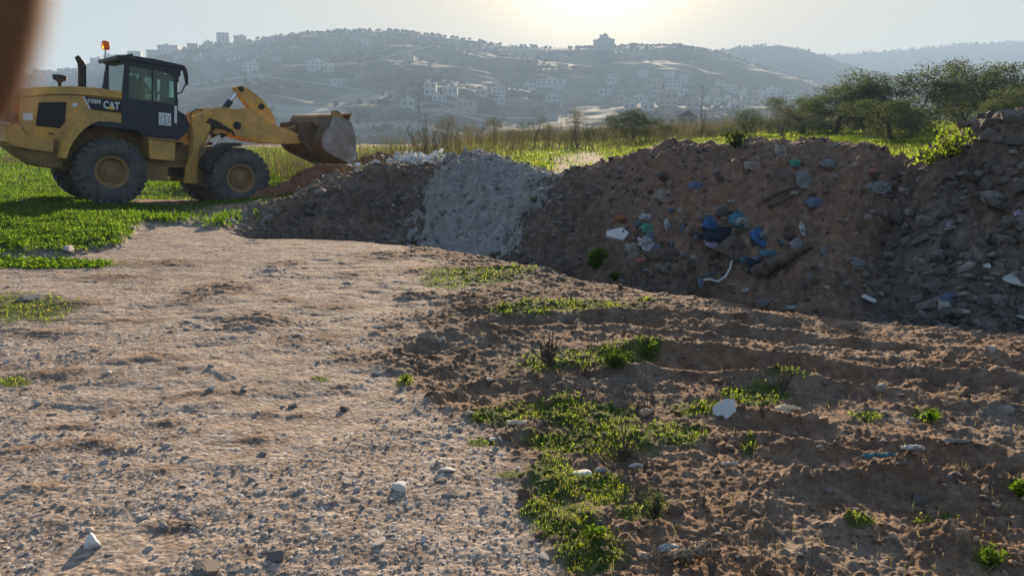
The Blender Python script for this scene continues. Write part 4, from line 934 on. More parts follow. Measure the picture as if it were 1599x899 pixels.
plant("bush", "bush", 1325, 26, 208, 62, "low rounded weedy bush on top of the bank below the grove", "bush", None, M_grass, 26, 5000, low=0, stems=6)
plant("bush", "bush", 1270, 24, 213, 50, "low green bush on the bank top left of the rounded weedy bush", "bush", None, M_grass, 26, 5000, low=0, stems=6)
for i, (px, top, w) in enumerate(((1100, 198, 50), (1135, 196, 45), (1200, 182, 50), (1225, 188, 50), (1075, 204, 40), (1165, 200, 40), (880, 204, 30), (1280, 186, 60), (1330, 180, 60), (1245, 200, 50), (1110, 206, 40))):
    plant("bush", "bush", px, 46 + i % 4, top, w, "low grey green scrub bush in the row along the field edge under the grove", "bush", "scrub bushes along the field edge", M_olive, 27 + i % 3, 5000, low=0, stems=5)
for px, Y, top, w, lab in ((690, 30, 168, 60, "bare twiggy shrub right of the tall dead stalks near the white rubble"), (770, 38, 174, 50, "bare shrub left of the thin leafy young tree"), (902, 38, 158, 44, "tall bare shrub between the leafy young tree and the wide bush"), (1222, 40, 150, 56, "bare grey shrub in front of the small pale olive tree"), (735, 40, 190, 40, "small bare shrub behind the bright grass, right of the twiggy shrub"), (860, 40, 186, 40, "small bare shrub just right of the thin leafy young tree"), (800, 36, 196, 36, "smallest bare shrub in front of the thin leafy young tree")):
    plant("bare", "bare_shrub", px, Y, top, w, lab, "shrub", None, M_stem, 41 + int(px) % 3, 1500, bare=True, low=0, stems=7, lsize=.085)
for i, (px, top, w) in enumerate(((715, 196, 34), (750, 190, 38), (790, 188, 36), (815, 194, 40), (855, 186, 40), (893, 192, 36), (945, 196, 30), (700, 202, 40), (660, 200, 44), (612, 204, 40))):
    plant("scrub", "bush", px, 38 + i % 5, top, w, "thin brown scrub bush in the field edge row left of the wide rounded bush", "bush", "brown scrub bushes along the middle of the field edge", M_scrub, 61 + i % 3, 1700, low=0, stems=7, lsize=.10)
def stalk(px, Y, top, lab, n=7, spread=.25, name="dead_stalk", basez=None, leanx=0.0, m=M_twig, r0=.012):
    b = at(px, 240, Y); z = ground_z(b.x, Y); H_ = at(px, top, Y).z - z; rnd = random.Random(int(px)); e = empty(name, (b.x, Y, z - .02)); 
    for k in range(n):
        h = H_ * (1 if k == 0 else rnd.uniform(.4, .85)); a = rnd.uniform(0, 6.28); s = spread * (0.1 if k == 0 else 1); q = [Vector((0, 0, 0))]; 
        for i in range(1, 6): q.append(Vector((math.cos(a) * s * i / 5 * rnd.uniform(.6, 1.3) + leanx * i / 5, math.sin(a) * s * i / 5, h * i / 5)))
        bm = bmesh.new(); add_tube(bm, q, [r0 * (1 - .15 * i) for i in range(6)], 5)
        for i in (2, 3, 4, 5):
            for _ in range(2): add_tube(bm, [q[i], q[i] + Vector((rnd.uniform(-.5, .5), rnd.uniform(-.5, .5), rnd.uniform(.3, .8))) * h * .14], r0 * .45, 4)
        link("stem", bm_mesh(bm, "stem", True), m, e)
    return tag(e, lab, "dead plant")
stalk(655, 27, 148, "tall thin dead stalk rising left of the twiggy shrub, above the white rubble", 9, .55)
stalk(668, 26, 178, "shorter clump of dead stalks beside the tall thin dead stalk", 12, .5)
stalk(545, 23, 200, "thin dead stalks seen at the right side of the loader bucket", 6, .3)
stalk(1093, 46, 138, "leaning bare pole like stem behind the house with the pointed roof", 2, .5, r0=.03)

# ------------------------------------------------------------------ stones
def rock_geo(seed, sub=2, cuts=9, flat_=.7, rough_=.06):
    bm = bmesh.new(); bmesh.ops.create_icosphere(bm, subdivisions=sub, radius=1); V = np.array([v.co for v in bm.verts]); Fc = np.array([[v.index for v in f.verts] for f in bm.faces]); bm.free()
    g = np.random.default_rng(seed)
    for _ in range(cuts):
        n = g.normal(size=3); n /= np.linalg.norm(n); d = g.uniform(.42, .8); V = V - n * np.maximum(0, V @ n - d)[:, None]
    V = V * (1 + g.normal(size=len(V)) * rough_)[:, None] * np.array([1, g.uniform(.6, .95), flat_ * g.uniform(.7, 1.1)]); return V, Fc
ROCK1 = [rock_geo(i, 1, 6) for i in range(10)]; ROCK2 = [rock_geo(50 + i, 3, 12, .75, .018) for i in range(10)]
def stones(name, x, y, z, s, m, seed, geo=ROCK1, sink=.35):
    g = np.random.default_rng(seed); Vs, Fs, Ts = [], [], []; off = 0; which = g.integers(0, len(geo), len(x)); t = g.random(len(x))
    for k, (V, Fc) in enumerate(geo):
        i = np.nonzero(which == k)[0]
        if not len(i): continue
        a = g.uniform(0, 6.28, len(i)); c, s_ = np.cos(a), np.sin(a); tl = g.normal(size=(len(i), 2)) * .25
        P3 = V[None] * s[i][:, None, None]; X = P3[..., 0] * c[:, None] - P3[..., 1] * s_[:, None]; Yq = P3[..., 0] * s_[:, None] + P3[..., 1] * c[:, None]; Z = P3[..., 2] + X * tl[:, :1] + Yq * tl[:, 1:]
        P3 = np.stack([X + x[i][:, None], Yq + y[i][:, None], Z + (z[i] + s[i] * (.5 - sink))[:, None]], -1)
        Vs.append(P3.reshape(-1, 3)); Fs.append((Fc[None] + (np.arange(len(i)) * len(V))[:, None, None]).reshape(-1, 3) + off); Ts.append(np.repeat(t[i], len(V))); off += len(i) * len(V)
    T = np.concatenate(Ts); return tag(link(name, np_mesh(name, np.concatenate(Vs), np.concatenate(Fs), 3, False, {"tint": np.stack([T, T], -1)}), m), kind='stuff')
def stone_mat(name, stops, var=True):
    m = mat(name, rough=.9, spec=.15); tc = N(m, "ShaderNodeTexCoord"); n = noise(m, 25, 5, .7, tc.outputs["Object"])
    if var:
        A = N(m, "ShaderNodeVertexColor", layer_name="tint"); sp_ = N(m, "ShaderNodeSeparateColor"); LK(m, A.outputs[0], sp_.inputs[0]); f = math_n(m, 'ADD', math_n(m, 'MULTIPLY', sp_.outputs[0], .75), math_n(m, 'MULTIPLY', n, .3))
    else: 
        oi = N(m, "ShaderNodeObjectInfo"); f = math_n(m, 'ADD', math_n(m, 'MULTIPLY', oi.outputs["Random"], .6), math_n(m, 'MULTIPLY', n, .4))
    LK(m, ramp(m, f, stops), m.node_tree.nodes["Principled BSDF"].inputs["Base Color"]); bump(m, n, .5, .004); return m
ST = [(.1, (.17, .14, .12)), (.4, (.29, .25, .215)), (.7, (.40, .355, .315)), (1, (.58, .54, .49))]
M_gravel = stone_mat("gravel stones", ST); M_bankst = stone_mat("bank rubble", [(.1, (.06, .048, .040)), (.5, (.12, .10, .086)), (.85, (.20, .175, .155)), (1, (.36, .33, .30))])
M_stone = stone_mat("limestone", ST, False); M_pale = stone_mat("pale broken concrete", [(.2, (.42, .40, .37)), (.8, (.66, .64, .60))], False); M_brownst = stone_mat("earthy stone", [(.2, (.08, .064, .052)), (.8, (.20, .17, .145))], False); M_dullst = stone_mat("dull grey stone", [(.2, (.13, .115, .10)), (.8, (.30, .27, .24))], False)
def spread_gravel():
    r = np.random.default_rng(61); x, y = scatter_px(15000, -60, 1000, 420, 940, 61); g, gl, road, red, bare = masks(x, y); n = fbm(x * .8, y * .8, 641, 3); u, v = pix(x, y)
    den = road * (.10 + .9 * sm(-.1, .35, n + .45 * sm(500, 780, u) - .3 * sm(600, 450, v))) * (1 - .7 * g); k = den > r.random(len(x)); x, y = x[k], y[k]
    s = np.clip(np.exp(r.normal(size=len(x)) * .5) * .0062 * np.interp(y, [2.5, 5, 9], [1, 1.35, 2.0]), .003, .04)
    stones("gravel", x, y, terrain(x, y), s, M_gravel, 62, sink=.62)
    x, y = scatter_px(5000, 600, 1650, 420, 940, 63); g, gl, road, red, bare = masks(x, y); k = ((1 - road) * .6 * (1 - g * .6) > r.random(len(x))) & (y < 9); x, y = x[k], y[k]
    s = np.clip(np.exp(r.normal(size=len(x)) * .6) * .008 * np.interp(y, [2.5, 5, 9], [1, 1.3, 1.8]), .003, .05); stones("clods", x, y, terrain(x, y), s, M_soilst, 64)
M_soilst = stone_mat("dry clods", [(.1, (.10, .06, .04)), (.5, (.20, .13, .085)), (1, (.36, .27, .20))])
spread_gravel()
M_greyst = stone_mat("grey crushed stones", [(.1, (.15, .135, .12)), (.5, (.26, .24, .22)), (1, (.38, .36, .34))])
stones("gravel", *GREYSTONES[0], M_greyst, 65)
def bank_rubble():
    r = np.random.default_rng(71); n = 13000; u = r.uniform(400, 1640, n); t = r.random(n) ** .8; lip = CAM_H / -slope(tab(u, BANK, 1)); Yc = tab(u, BANK, 3); y = lip + .3 + t * (Yc - lip + .3); x = (u - 799.5) / F * (y * cp + CAM_H * sp * .6)
    cl = fbm(x * 1.1, y * 1.1, 651, 3); k = (.22 + .8 * sm(1300, 1450, u) * sm(.95, .5, t) + .5 * sm(.45, .15, t) + .4 * cl) > r.random(n); x, y, u = x[k], y[k], u[k]
    s = np.clip(np.exp(r.normal(size=len(x)) * .75) * .022 * (1 + .5 * sm(1350, 1500, u)), .012, .16); stones("rubble", x, y, terrain(x, y), s, M_bankst, 72)
    n = 700; x = at(625, 250, 19.6).x + r.normal(size=n) * 1.35; y = 19.6 + r.normal(size=n) * .5; s = r.uniform(.03, .12, n); d = np.abs(x - at(625, 250, 19.6).x); z = terrain(x, y) + np.clip(.42 - d * .12 + r.normal(size=n) * .08, 0, 1)
    stones("white_rubble", x, y, z, s, M_wrub, 74)
M_wrub = stone_mat("white rubble", [(.1, (.35, .34, .33)), (.5, (.62, .61, .60)), (1, (.82, .82, .82))])
heap("rubble_heap", 630, 255, 19.7, 2.6, .9, .42, M_pale, "low heap of white rubble behind the earth bank right of the loader bucket", "rubble heap", 2.2)
bank_rubble()
ROCKM = []
for k, (V, Fc) in enumerate(ROCK2): ROCKM.append(np_mesh("rock", V, Fc, 3, False))
def rock(px, py, wpx, label, m=M_stone, group=None, k=None, name="stone", hf=None, cat="stone", rz=None, sink=.2):
    hf = random.uniform(.38, .75) if hf is None else hf
    p = on_ground(px, py)
    if p is None: return
    r_ = wpx / 2 * (p - Vector((0, 0, CAM_H))).length / F; k = random.randrange(10) if k is None else k
    me = ROCKM[k].copy() if True else None; me.materials.append(m); o = link(name, me); o.location = (p.x, p.y, p.z + r_ * hf * .45 - r_ * sink); o.rotation_euler = (random.uniform(-.2, .2), random.uniform(-.2, .2), random.uniform(0, 6.28) if rz is None else rz); o.scale = (r_, r_, r_ * hf / .7)
    return tag(o, label, cat, group)
for px, py, w, lab, m in (
    (1585, 440, 44, "large pale block at the right edge on top of the stones in the ditch", M_pale), (1353, 470, 28, "pale rounded stone lying in the ditch below the pale broken pole", M_pale), (1475, 487, 42, "broad grey stone at the foot of the bank, left of the flat topped stone", M_stone),
    (1503, 497, 30, "flat topped grey stone at the very foot of the bank on the right", M_stone), (1505, 468, 24, "rounded grey stone above the flat topped stone in the ditch", M_stone), (1515, 444, 32, "brown angular stone on the right slope above the rounded grey stone", M_brownst),
    (1595, 495, 26, "small pale stone at the right edge at the bottom of the ditch", M_pale), (1541, 420, 20, "small pale angular stone on the slope left of the large pale block", M_pale), (1590, 358, 26, "dark brown stone high on the slope at the right edge", M_brownst), (1480, 362, 22, "grey stone half buried in the middle of the right slope", M_stone),
    (1037, 430, 26, "dark rounded stone at the left end of the rubbish hollow", M_brownst), (1018, 432, 20, "smaller dark stone touching the rounded stone at the left of the rubbish hollow", M_brownst), (1140, 447, 16, "pale small stone at the end of the white hose", M_stone), (1165, 455, 24, "rough pale stone at the bottom of the rubbish hollow below the broken pole", M_stone),
    (435, 868, 40, "dark stone at the bottom edge of the photo, right of the flat pale stone", M_brownst), (318, 893, 54, "dark stone cut by the bottom edge of the photo", M_brownst), (142, 850, 42, "flat pale stone in the lower left corner area of the track", M_pale), (405, 712, 30, "pale flat stone on the track left of centre, below the middle", M_stone), (500, 770, 24, "light stone on the gravel, right of the pale flat stone", M_stone),
    (695, 735, 34, "pale angular stone in the middle of the thick gravel", M_pale), (690, 752, 26, "dark stone just below the pale angular stone in the gravel", M_brownst), (770, 688, 22, "whitish stone at the left edge of the green weeds", M_pale), (655, 645, 20, "brown stone where the gravel meets the brown soil", M_stone), (545, 755, 26, "pale pebble pair stone in the gravel, largest below the centre of the track", M_stone),
    (625, 765, 40, "long flat pale stone in the gravel below the centre", M_pale), (710, 770, 34, "large grey stone in the gravel left of the weeds", M_brownst), (590, 848, 36, "grey stone near the bottom edge in the gravel", M_stone), (850, 870, 30, "tan stone at the bottom edge under the green weeds", M_stone), (538, 640, 20, "dark stone alone on the bare track left of the gravel", M_brownst), (460, 636, 26, "dark half buried stone on the bare track", M_brownst),
    (908, 742, 40, "flat whitish stone in the middle of the green weeds", M_pale), (1418, 660, 12, "small grey stone right of the cream fragment", M_stone), (1435, 780, 34, "brown upright clod stone on the crest of the churned soil", M_brownst), (1550, 547, 34, "grey stone on the rim of the track at the right", M_stone), (1375, 607, 20, "pale grey stone in the deep wheel rut", M_stone), (1570, 640, 40, "light brown pointed stone near the right edge", M_stone),
    (45, 470, 34, "grey stone lying in the grass patch at the left edge", M_stone), (205, 357, 20, "pale stone at the edge of the grass verge", M_stone), (238, 358, 14, "small pale stone right of the stone on the grass verge edge", M_stone), (470, 262, 34, "grey boulder in the grass behind the lift arm", M_stone), (505, 205 + 50, 16, "small pale boulder beside the grey boulder behind the bucket", M_pale),
    (105, 392, 26, "stone on the low edge between track and grass", M_stone), (790, 465, 14, "light clod stone between the two upper grass tufts", M_stone), (730, 590, 18, "brown stone left of the dead twigs", M_brownst)):
    rock(px, py, w, lab, m)
rr_ = random.Random(5)
for i in range(70):
    rock(rr_.uniform(10, 800), rr_.uniform(520, 890), rr_.uniform(9, 20), "small loose stone scattered on the pale gravel track", M_stone, "loose stones on the track")
for i in range(60):
    x_ = rr_.uniform(1320, 1598); rock(x_, rr_.uniform(400, tab(x_, BANK, 1) - 16), rr_.uniform(9, 24), "grey brown stone in the rubble at the foot of the right hand bank", rr_.choice((M_dullst, M_dullst, M_brownst, M_brownst)), "stones at the foot of the right bank", sink=.45)
for i in range(34):
    x_ = rr_.uniform(1040, 1230); rock(x_, rr_.uniform(392, tab(x_, BANK, 1) - 18), rr_.uniform(7, 17), "dark stone in the rubbish hollow at the foot of the bank", M_brownst, "stones in the rubbish hollow")
for i in range(50):
    rock(rr_.uniform(860, 1590), rr_.uniform(540, 880), rr_.uniform(8, 22), "brown clod lying on the churned soil at the right", M_brownst, "clods on the churned soil")

# ------------------------------------------------------------------ rubbish and debris
def paint(name, a, b, rough=.8, trans=0.0):
    m = mat(name, a, rough); tc = N(m, "ShaderNodeTexCoord"); n = noise(m, 9, 6, .7, tc.outputs["Object"]); LK(m, ramp(m, n, [(.38, a), (.62, b)]), m.node_tree.nodes["Principled BSDF"].inputs["Base Color"]); return m
def crumple(name, px, py, wpx, hpx, m, label, cat, seed, tilt=None, amp=.22, lift=.02, rot=0.0, group=None):
    p = on_ground(px, py); dist = (p - Vector((0, 0, CAM_H))).length; a, b = wpx / 2 * dist / F, hpx / 2 * dist / F
    onb = p.y > CAM_H / -slope(float(np.interp(px, [q[0] for q in BANK], [q[1] for q in BANK])))
    if tilt is None: tilt = R(50) if onb else R(6)
    if not onb: b = b * min(3.0, 1 / max(.25, abs(float(slope(py)))) * .45)
    nr, nt_ = 13, 30; rr, tt = np.meshgrid(np.linspace(0, 1, nr), np.linspace(0, 2 * np.pi, nt_, endpoint=False), indexing='ij'); g = np.random.default_rng(seed); ox = seed * 7.3
    rad = rr * (1 + .65 * fbm(np.cos(tt) * 1.8 + ox, np.sin(tt) * 1.8, 701, 4) + .25 * (fbm(tt * 2.2 + ox, rr, 702, 2))); X = rad * np.cos(tt); Y = rad * np.sin(tt)
    f = 1 - np.abs(fbm(X * 1.9 + ox, Y * 1.9, 703, 3)) * 2.2; Z = f * amp * min(a, b) * 1.6 + .12 * a * np.abs(pn(X * 5 + ox, Y * 5, 705)) - rr ** 3 * .25 * min(a, b)
    X = X * a + .1 * a * pn(X * 3, Y * 3 + ox, 707); Y = Y * b
    c, s = math.cos(rot), math.sin(rot); X, Y = X * c - Y * s, X * s + Y * c
    V = np.stack([X, Y * math.cos(tilt) - Z * math.sin(tilt), Y * math.sin(tilt) + Z * math.cos(tilt)], -1).reshape(-1, 3)
    i = np.arange(nr * nt_).reshape(nr, nt_); j = np.roll(i, -1, 1); Fc = np.stack([i[:-1], i[1:], j[1:], j[:-1]], -1).reshape(-1, 4)
    o = link(name, np_mesh(name, V, Fc), m); md = o.modifiers.new("thick", 'SOLIDIFY'); md.thickness = max(.003, min(a, b) * .06); o.location = p + Vector((0, -lift * (2 if onb else 0), lift)); return tag(o, label, cat, group)
def slab(name, px, py, wpx, hpx, m, label, cat, seed, tilt=R(45), th=.06, rot=0.0, lift=.02):
    p = on_ground(px, py); dist = (p - Vector((0, 0, CAM_H))).length; a, b = wpx / 2 * dist / F, hpx / 2 * dist / F; rnd = random.Random(seed); n = rnd.choice((5, 6, 7)); bm = bmesh.new()
    pts = [(math.cos(t) * rnd.uniform(.75, 1.1) * a, math.sin(t) * rnd.uniform(.75, 1.1) * b) for t in (2 * math.pi * (k + rnd.uniform(-.25, .25)) / n for k in range(n))]
    add_prism(bm, pts, -th / 2, th / 2); o = link(name, bm_mesh(bm, name, bevel=th * .12), m); o.rotation_euler = (tilt - R(90) + R(90), 0, 0); o.rotation_euler = Matrix.Rotation(rot, 3, 'Y').to_euler() ; o.rotation_mode = 'XYZ'
    Mx = Matrix.Translation(p + Vector((0, 0, lift))) @ Matrix.Rotation(tilt - R(90), 4, 'X') @ Matrix.Rotation(rot, 4, 'Y'); o.matrix_world = Mx; return tag(o, label, cat)
D = {"white": paint("white plastic film", (.44, .43, .42), (.17, .15, .13), .6), "green": paint("green bag", (.10, .30, .20), (.05, .15, .11), .5), "blue": paint("blue plastic", (.03, .12, .28), (.03, .05, .10), .4), "teal": paint("teal plastic", (.05, .19, .24), (.05, .08, .09), .45),
     "navy": paint("navy cloth", (.02, .03, .06), (.02, .018, .02), .9), "lilac": paint("lilac cloth", (.34, .28, .38), (.20, .16, .20), .9), "beige": paint("beige rag", (.36, .30, .24), (.18, .14, .11), .9), "grey": paint("grey rag", (.24, .24, .23), (.12, .11, .10), .9),
     "bluegrey": paint("blue grey rag", (.16, .19, .27), (.08, .09, .12), .9), "brown": paint("brown rag", (.14, .10, .075), (.08, .055, .04), .9), "card": paint("cream card", (.62, .52, .36), (.45, .34, .22), .8), "pink": paint("pink rag", (.45, .14, .14), (.2, .08, .07), .9), "tan": paint("tan leaf", (.34, .25, .17), (.2, .14, .09), .8)}
slab("concrete_slab", 965, 372, 42, 26, M_pale, "pale triangular slab of concrete lying at the left of the rubbish on the bank", "concrete slab", 3)
slab("concrete_slab", 1253, 283, 30, 34, D["grey"], "grey broken slab standing near the top of the bank below the beige rag", "concrete slab", 5, tilt=R(70))
slab("board", 1012, 462 - 30, 34, 8, D["grey"], "thin grey board lying at the lower left of the rubbish hollow", "board", 8, rot=R(20), th=.03)
for a in (("plastic_bag", 1007, 383, 26, 26, "white", "white torn plastic bag just right of the pale triangular slab", "plastic bag", 1), ("plastic_bag", 1010, 360, 22, 18, "green", "faded green bag above the white torn plastic bag", "plastic bag", 2), ("plastic_bag", 1107, 360, 24, 26, "blue", "bright blue plastic bag above the lilac cloth", "plastic bag", 3),
          ("cloth", 1110, 384, 28, 34, "lilac", "crumpled lilac cloth hanging in the rubbish hollow under the bright blue bag", "cloth", 4), ("plastic_bag", 1152, 355, 30, 28, "teal", "teal blue plastic bag at the top of the rubbish hollow", "plastic bag", 5), ("cloth", 1184, 374, 26, 30, "blue", "dark blue cloth strip on the bank right of the teal blue bag", "cloth", 6),
          ("plastic_bag", 1197, 407, 30, 12, "teal", "flat turquoise plastic piece above the broken pole", "plastic piece", 7), ("cloth", 1174, 424, 22, 20, "navy", "navy cloth at the left end of the broken pole", "cloth", 8), ("cloth", 1218, 244, 18, 26, "beige", "beige rag at the top of the bank left of the small green bag", "cloth", 9),
          ("plastic_bag", 1240, 257, 18, 12, "green", "small green bag right of the beige rag near the bank top", "plastic bag", 10), ("cloth", 1172, 263, 24, 18, "beige", "pale brown cloth on the upper bank left of the beige rag", "cloth", 11), ("cloth", 1271, 322, 30, 18, "bluegrey", "blue grey rag in the middle of the bank above the broken pole", "cloth", 12),
          ("plastic_strip", 1251, 362, 9, 24, "white", "narrow white strip standing above the end of the broken pole", "plastic strip", 13), ("cloth", 1036, 316, 26, 26, "beige", "dusty pinkish rag on the bank above the green bag", "cloth", 14), ("cloth", 1085, 293, 22, 16, "bluegrey", "dark grey blue rag on the left upper part of the bank", "cloth", 15),
          ("plastic_strip", 1008, 342, 20, 10, "white", "small white plastic strip above the faded green bag", "plastic strip", 16), ("plastic_strip", 1040, 355, 9, 22, "white", "upright white plastic strip right of the faded green bag", "plastic strip", 17), ("plastic_strip", 1061, 333, 8, 6, "white", "tiny white scrap alone on the bank right of the dusty pinkish rag", "plastic scrap", 18),
          ("plastic_strip", 1092, 448, 8, 22, "bluegrey", "small grey blue strip at the left end of the white hose", "plastic strip", 19), ("cloth", 985, 395, 30, 24, "beige", "grimy beige rag below the pale triangular slab", "cloth", 20), ("cloth", 1000, 409, 14, 9, "pink", "small pink rag on the ground below the white torn bag", "cloth", 21), ("plastic_bag", 1480, 470, 34, 13, "bluegrey", "grey blue plastic bag among the stones at the foot of the right bank", "plastic bag", 22),
          ("plastic_strip", 1242, 484, 40, 7, "white", "flat white plastic sheet on the far rim of the track", "plastic sheet", 23), ("cloth", 1370, 300, 34, 22, "grey", "grey rag between the two crests of the bank", "cloth", 24), ("cloth", 1360, 283, 12, 9, "pink", "small dull red scrap between the two crests of the bank", "cloth", 25), ("cloth", 1300, 262, 44, 18, "grey", "wide grey torn sheet under the crest of the bank right of the small green bag", "cloth", 26),
          ("cloth", 1150, 395, 60, 44, "brown", "earth coloured cloth bundle filling the middle of the rubbish hollow", "cloth", 27), ("cloth", 1040, 405, 60, 26, "brown", "long dark brown cloth roll at the left of the rubbish hollow", "cloth", 28), ("cloth", 1125, 372, 70, 30, "navy", "dark cloth bundle between the bright blue bag and the teal blue bag", "cloth", 29),
          ("cloth", 1486, 437 - 78, 22, 12, "lilac", "pale lilac scrap in the middle of the right slope", "cloth", 30), ("cloth", 1588, 346, 16, 18, "lilac", "lilac grey scrap high on the slope at the right edge", "cloth", 31)):
    crumple(*a[:5], D[a[5]], a[6], a[7], a[8])
for a in (("paper_scrap", 1227, 648, 34, 16, "card", "cream card fragment on the soil right of the broken white tile", "card", 32, .4), ("plastic_piece", 1044, 868, 32, 26, "white", "crumpled whitish plastic beside the tan shell shaped pieces at the bottom", "plastic piece", 33, .5), ("plastic_piece", 1070, 878, 42, 34, "tan", "left tan shell shaped piece at the bottom of the photo", "plastic piece", 34, .6),
          ("plastic_piece", 1096, 874, 34, 40, "tan", "right tan curled piece at the bottom of the photo", "plastic piece", 35, .7), ("plastic_scrap", 938, 741, 16, 14, "white", "small white plastic scrap right of the flat whitish stone in the weeds", "plastic scrap", 36, .5), ("plastic_scrap", 993, 738, 22, 12, "white", "white scrap between the weeds and the brown soil", "plastic scrap", 37, .5),
          ("plastic_scrap", 806, 667, 36, 12, "card", "yellowish fragment at the upper left of the green weeds", "plastic scrap", 38, .3), ("plastic_scrap", 1365, 722, 34, 9, "teal", "teal plastic shred on the soil at the right", "plastic scrap", 39, .5), ("plastic_scrap", 1388, 719, 18, 8, "teal", "short teal shred just right of the longer teal plastic shred", "plastic scrap", 40, .5), ("paper_scrap", 543, 447, 16, 6, "white", "tiny white scrap on the track beyond the middle", "paper scrap", 41, .4),
          ("plastic_scrap", 590, 516, 20, 7, "white", "small whitish scrap on the bare track in the middle", "plastic scrap", 42, .3), ("plastic_scrap", 1425, 705, 34, 12, "white", "flat whitish patch of paper on the soil above the teal shred", "paper scrap", 43, .2), ("plastic_scrap", 1490, 703, 40, 10, "grey", "grey paper scrap at the right of the whitish paper patch", "paper scrap", 44, .2), ("plastic_scrap", 1140, 733, 26, 8, "white", "flat white scrap on the brown soil below the broken white tile", "paper scrap", 45, .2)):
    crumple(*a[:5], D[a[5]], a[6], a[7], a[8], amp=a[9])
slab("broken_tile", 1131, 644, 46, 34, M_pale, "broken white tile standing up in the weeds on the churned soil", "tile", 11, tilt=R(38), th=.012, rot=R(-35), lift=.02)
# broken pole with a rag on its end
p0, p1 = on_ground(1178, 436), on_ground(1252, 398); p0 = p0 + Vector((0, 0, .03)); p1 = p1 + Vector((0, -.25, .12)); d_ = p1 - p0
tag(tube("broken_pole", [p0 + d_ * (i / 15) + Vector((.02 * math.sin(i * 2.1), 0, .022 * math.sin(i * 1.3))) for i in range(16)], [(.10 - .0035 * i) * (1 + .16 * math.sin(i * 2.7) + .1 * math.sin(i * 5.1)) for i in range(16)], D["brown"], None, 14), "thick broken earthen pole leaning out of the rubbish hollow", "pole")
crumple("cloth", 1246, 395, 26, 34, D["grey"], "dirty white rag wrapped round the upper end of the broken pole", "cloth", 46)
q = [on_ground(x, y) + Vector((0, -.06, .05)) for x, y in ((1096, 442), (1105, 449), (1118, 450), (1130, 444), (1137, 430), (1141, 414))]
tag(tube("hose", q, .014, mat("white hose", (.6, .6, .56), .5), None, 8), "thin white hose curving up out of the rubbish hollow", "hose")
p = on_ground(968, 346); tag(tube("rusty_can", [p + Vector((-.08, 0, .03)), p + Vector((.08, .02, .05))], .05, paint("rust", (.30, .11, .04), (.14, .06, .03)), None, 12), "rusty can lying on the bank above the pale triangular slab", "can")
for i, (a, b, c) in enumerate((((1190, 322), (1215, 312), (1245, 296)), ((1200, 326), (1225, 318), (1258, 300)), ((1405, 372), (1425, 366), (1450, 352)))):
    tag(tube("root", [on_ground(*a) + Vector((0, -.03, .02)), on_ground(*b) + Vector((0, -.06, .05)), on_ground(*c) + Vector((0, -.03, .03))], [.03, .022, .012], M_bark, None, 7), ("lower of the two roots on the upper bank under the grey broken slab", "upper of the two roots on the upper bank under the grey broken slab", "thin root on the right slope")[i], "root")
r0_ = random.Random(77)
SC = {"white": "small pale scrap", "bluegrey": "small blue grey scrap", "grey": "small grey scrap", "teal": "small teal scrap", "brown": "small earth brown scrap", "beige": "small beige scrap"}
for i in range(75):
    k = r0_.choice(("white", "grey", "grey", "bluegrey", "brown", "brown", "beige", "teal") if i % 3 else ("grey", "brown", "beige")); big = r0_.random() < .3
    x, y = ((r0_.gauss(1105, 52), r0_.gauss(385, 28)) if i % 3 else (r0_.uniform(900, 1590), r0_.uniform(262, 470)))
    if y > 462 or y < 250 or x > 1590 or x < 880: continue
    crumple("scrap", x, y, r0_.uniform(6, 24 if big else 14), r0_.uniform(4, 12), D[k], SC[k] + " of cloth or plastic half buried in the earth bank", "scrap", 100 + i, rot=r0_.uniform(-1.2, 1.2), amp=.4, group=SC[k] + "s in the earth bank")
# green plants on the bank and dead plants in the foreground
M_bush2 = leafy("dark green weed", (.03, .05, .015), (.10, .14, .04), .4)
def sprig(px, py, wpx, hpx, label, seed, n=260, m=M_grass, leaf=.05, name="weed_plant"):
    p = on_ground(px, py); dist = (p - Vector((0, 0, CAM_H))).length; w, h = wpx * dist / F, hpx * dist / F; g = np.random.default_rng(seed); e = empty(name, p); rnd = random.Random(seed); tips = []
    for k in range(9):
        a = rnd.uniform(0, 6.28); s = rnd.uniform(.1, .5) * w; pts = [Vector((math.cos(a) * s * t, math.sin(a) * s * t, h * t * rnd.uniform(.7, 1))) for t in (0, .35, .7, 1)]; tips += pts[1:]; 
        link("stem", bm_mesh(_tb(pts, .004 * dist / 6), "stem", True), M_bush, e)
    tips = np.array([tuple(t) for t in tips]); c = tips[g.integers(0, len(tips), n)] + g.normal(size=(n, 3)) * np.array([w, w, h]) * .10; c[:, 2] = np.abs(c[:, 2])
    link("foliage", leaves("foliage", c, leaf, seed, .5, .2), m, e); return tag(e, label, "plant")
def _tb(pts, r):
    bm = bmesh.new(); add_tube(bm, pts, [r * (1 - .7 * i / (len(pts) - 1)) for i in range(len(pts))], 5); return bm
sprig(930, 424, 34, 26, "bright green weed at the foot of the bank left of the rubbish", 1, 500, leaf=.06); sprig(960, 441, 12, 12, "small yellow green weed right of the bright green weed at the bank foot", 2, 90, leaf=.05)
sprig(1482, 262, 54, 32, "sunlit leafy bush on the bank in the gap below the grove", 3, 300, M_low, .055, "leafy_bush"); sprig(1450, 262, 60, 26, "low leafy plant left of the sunlit leafy bush in the gap", 4, 200, M_low, .055)
sprig(832, 322, 14, 10, "tiny green weed on the dark bank right of the grey heap", 5, 60, leaf=.05); sprig(1148, 232, 34, 20, "dark green tuft on the crest of the bank in the middle", 6, 300, M_bush, .06)
sprig(962, 578, 64, 26, "dense dark green weed clump right of the dead twigs", 7, 1300, M_bush2, .018); sprig(1010, 560, 34, 22, "pale feathery weed right of the dense dark green clump", 8, 400, M_low, .014); sprig(1022, 815, 44, 42, "grey green feathery weed near the bottom between weeds and soil", 9, 700, M_olive, .014)
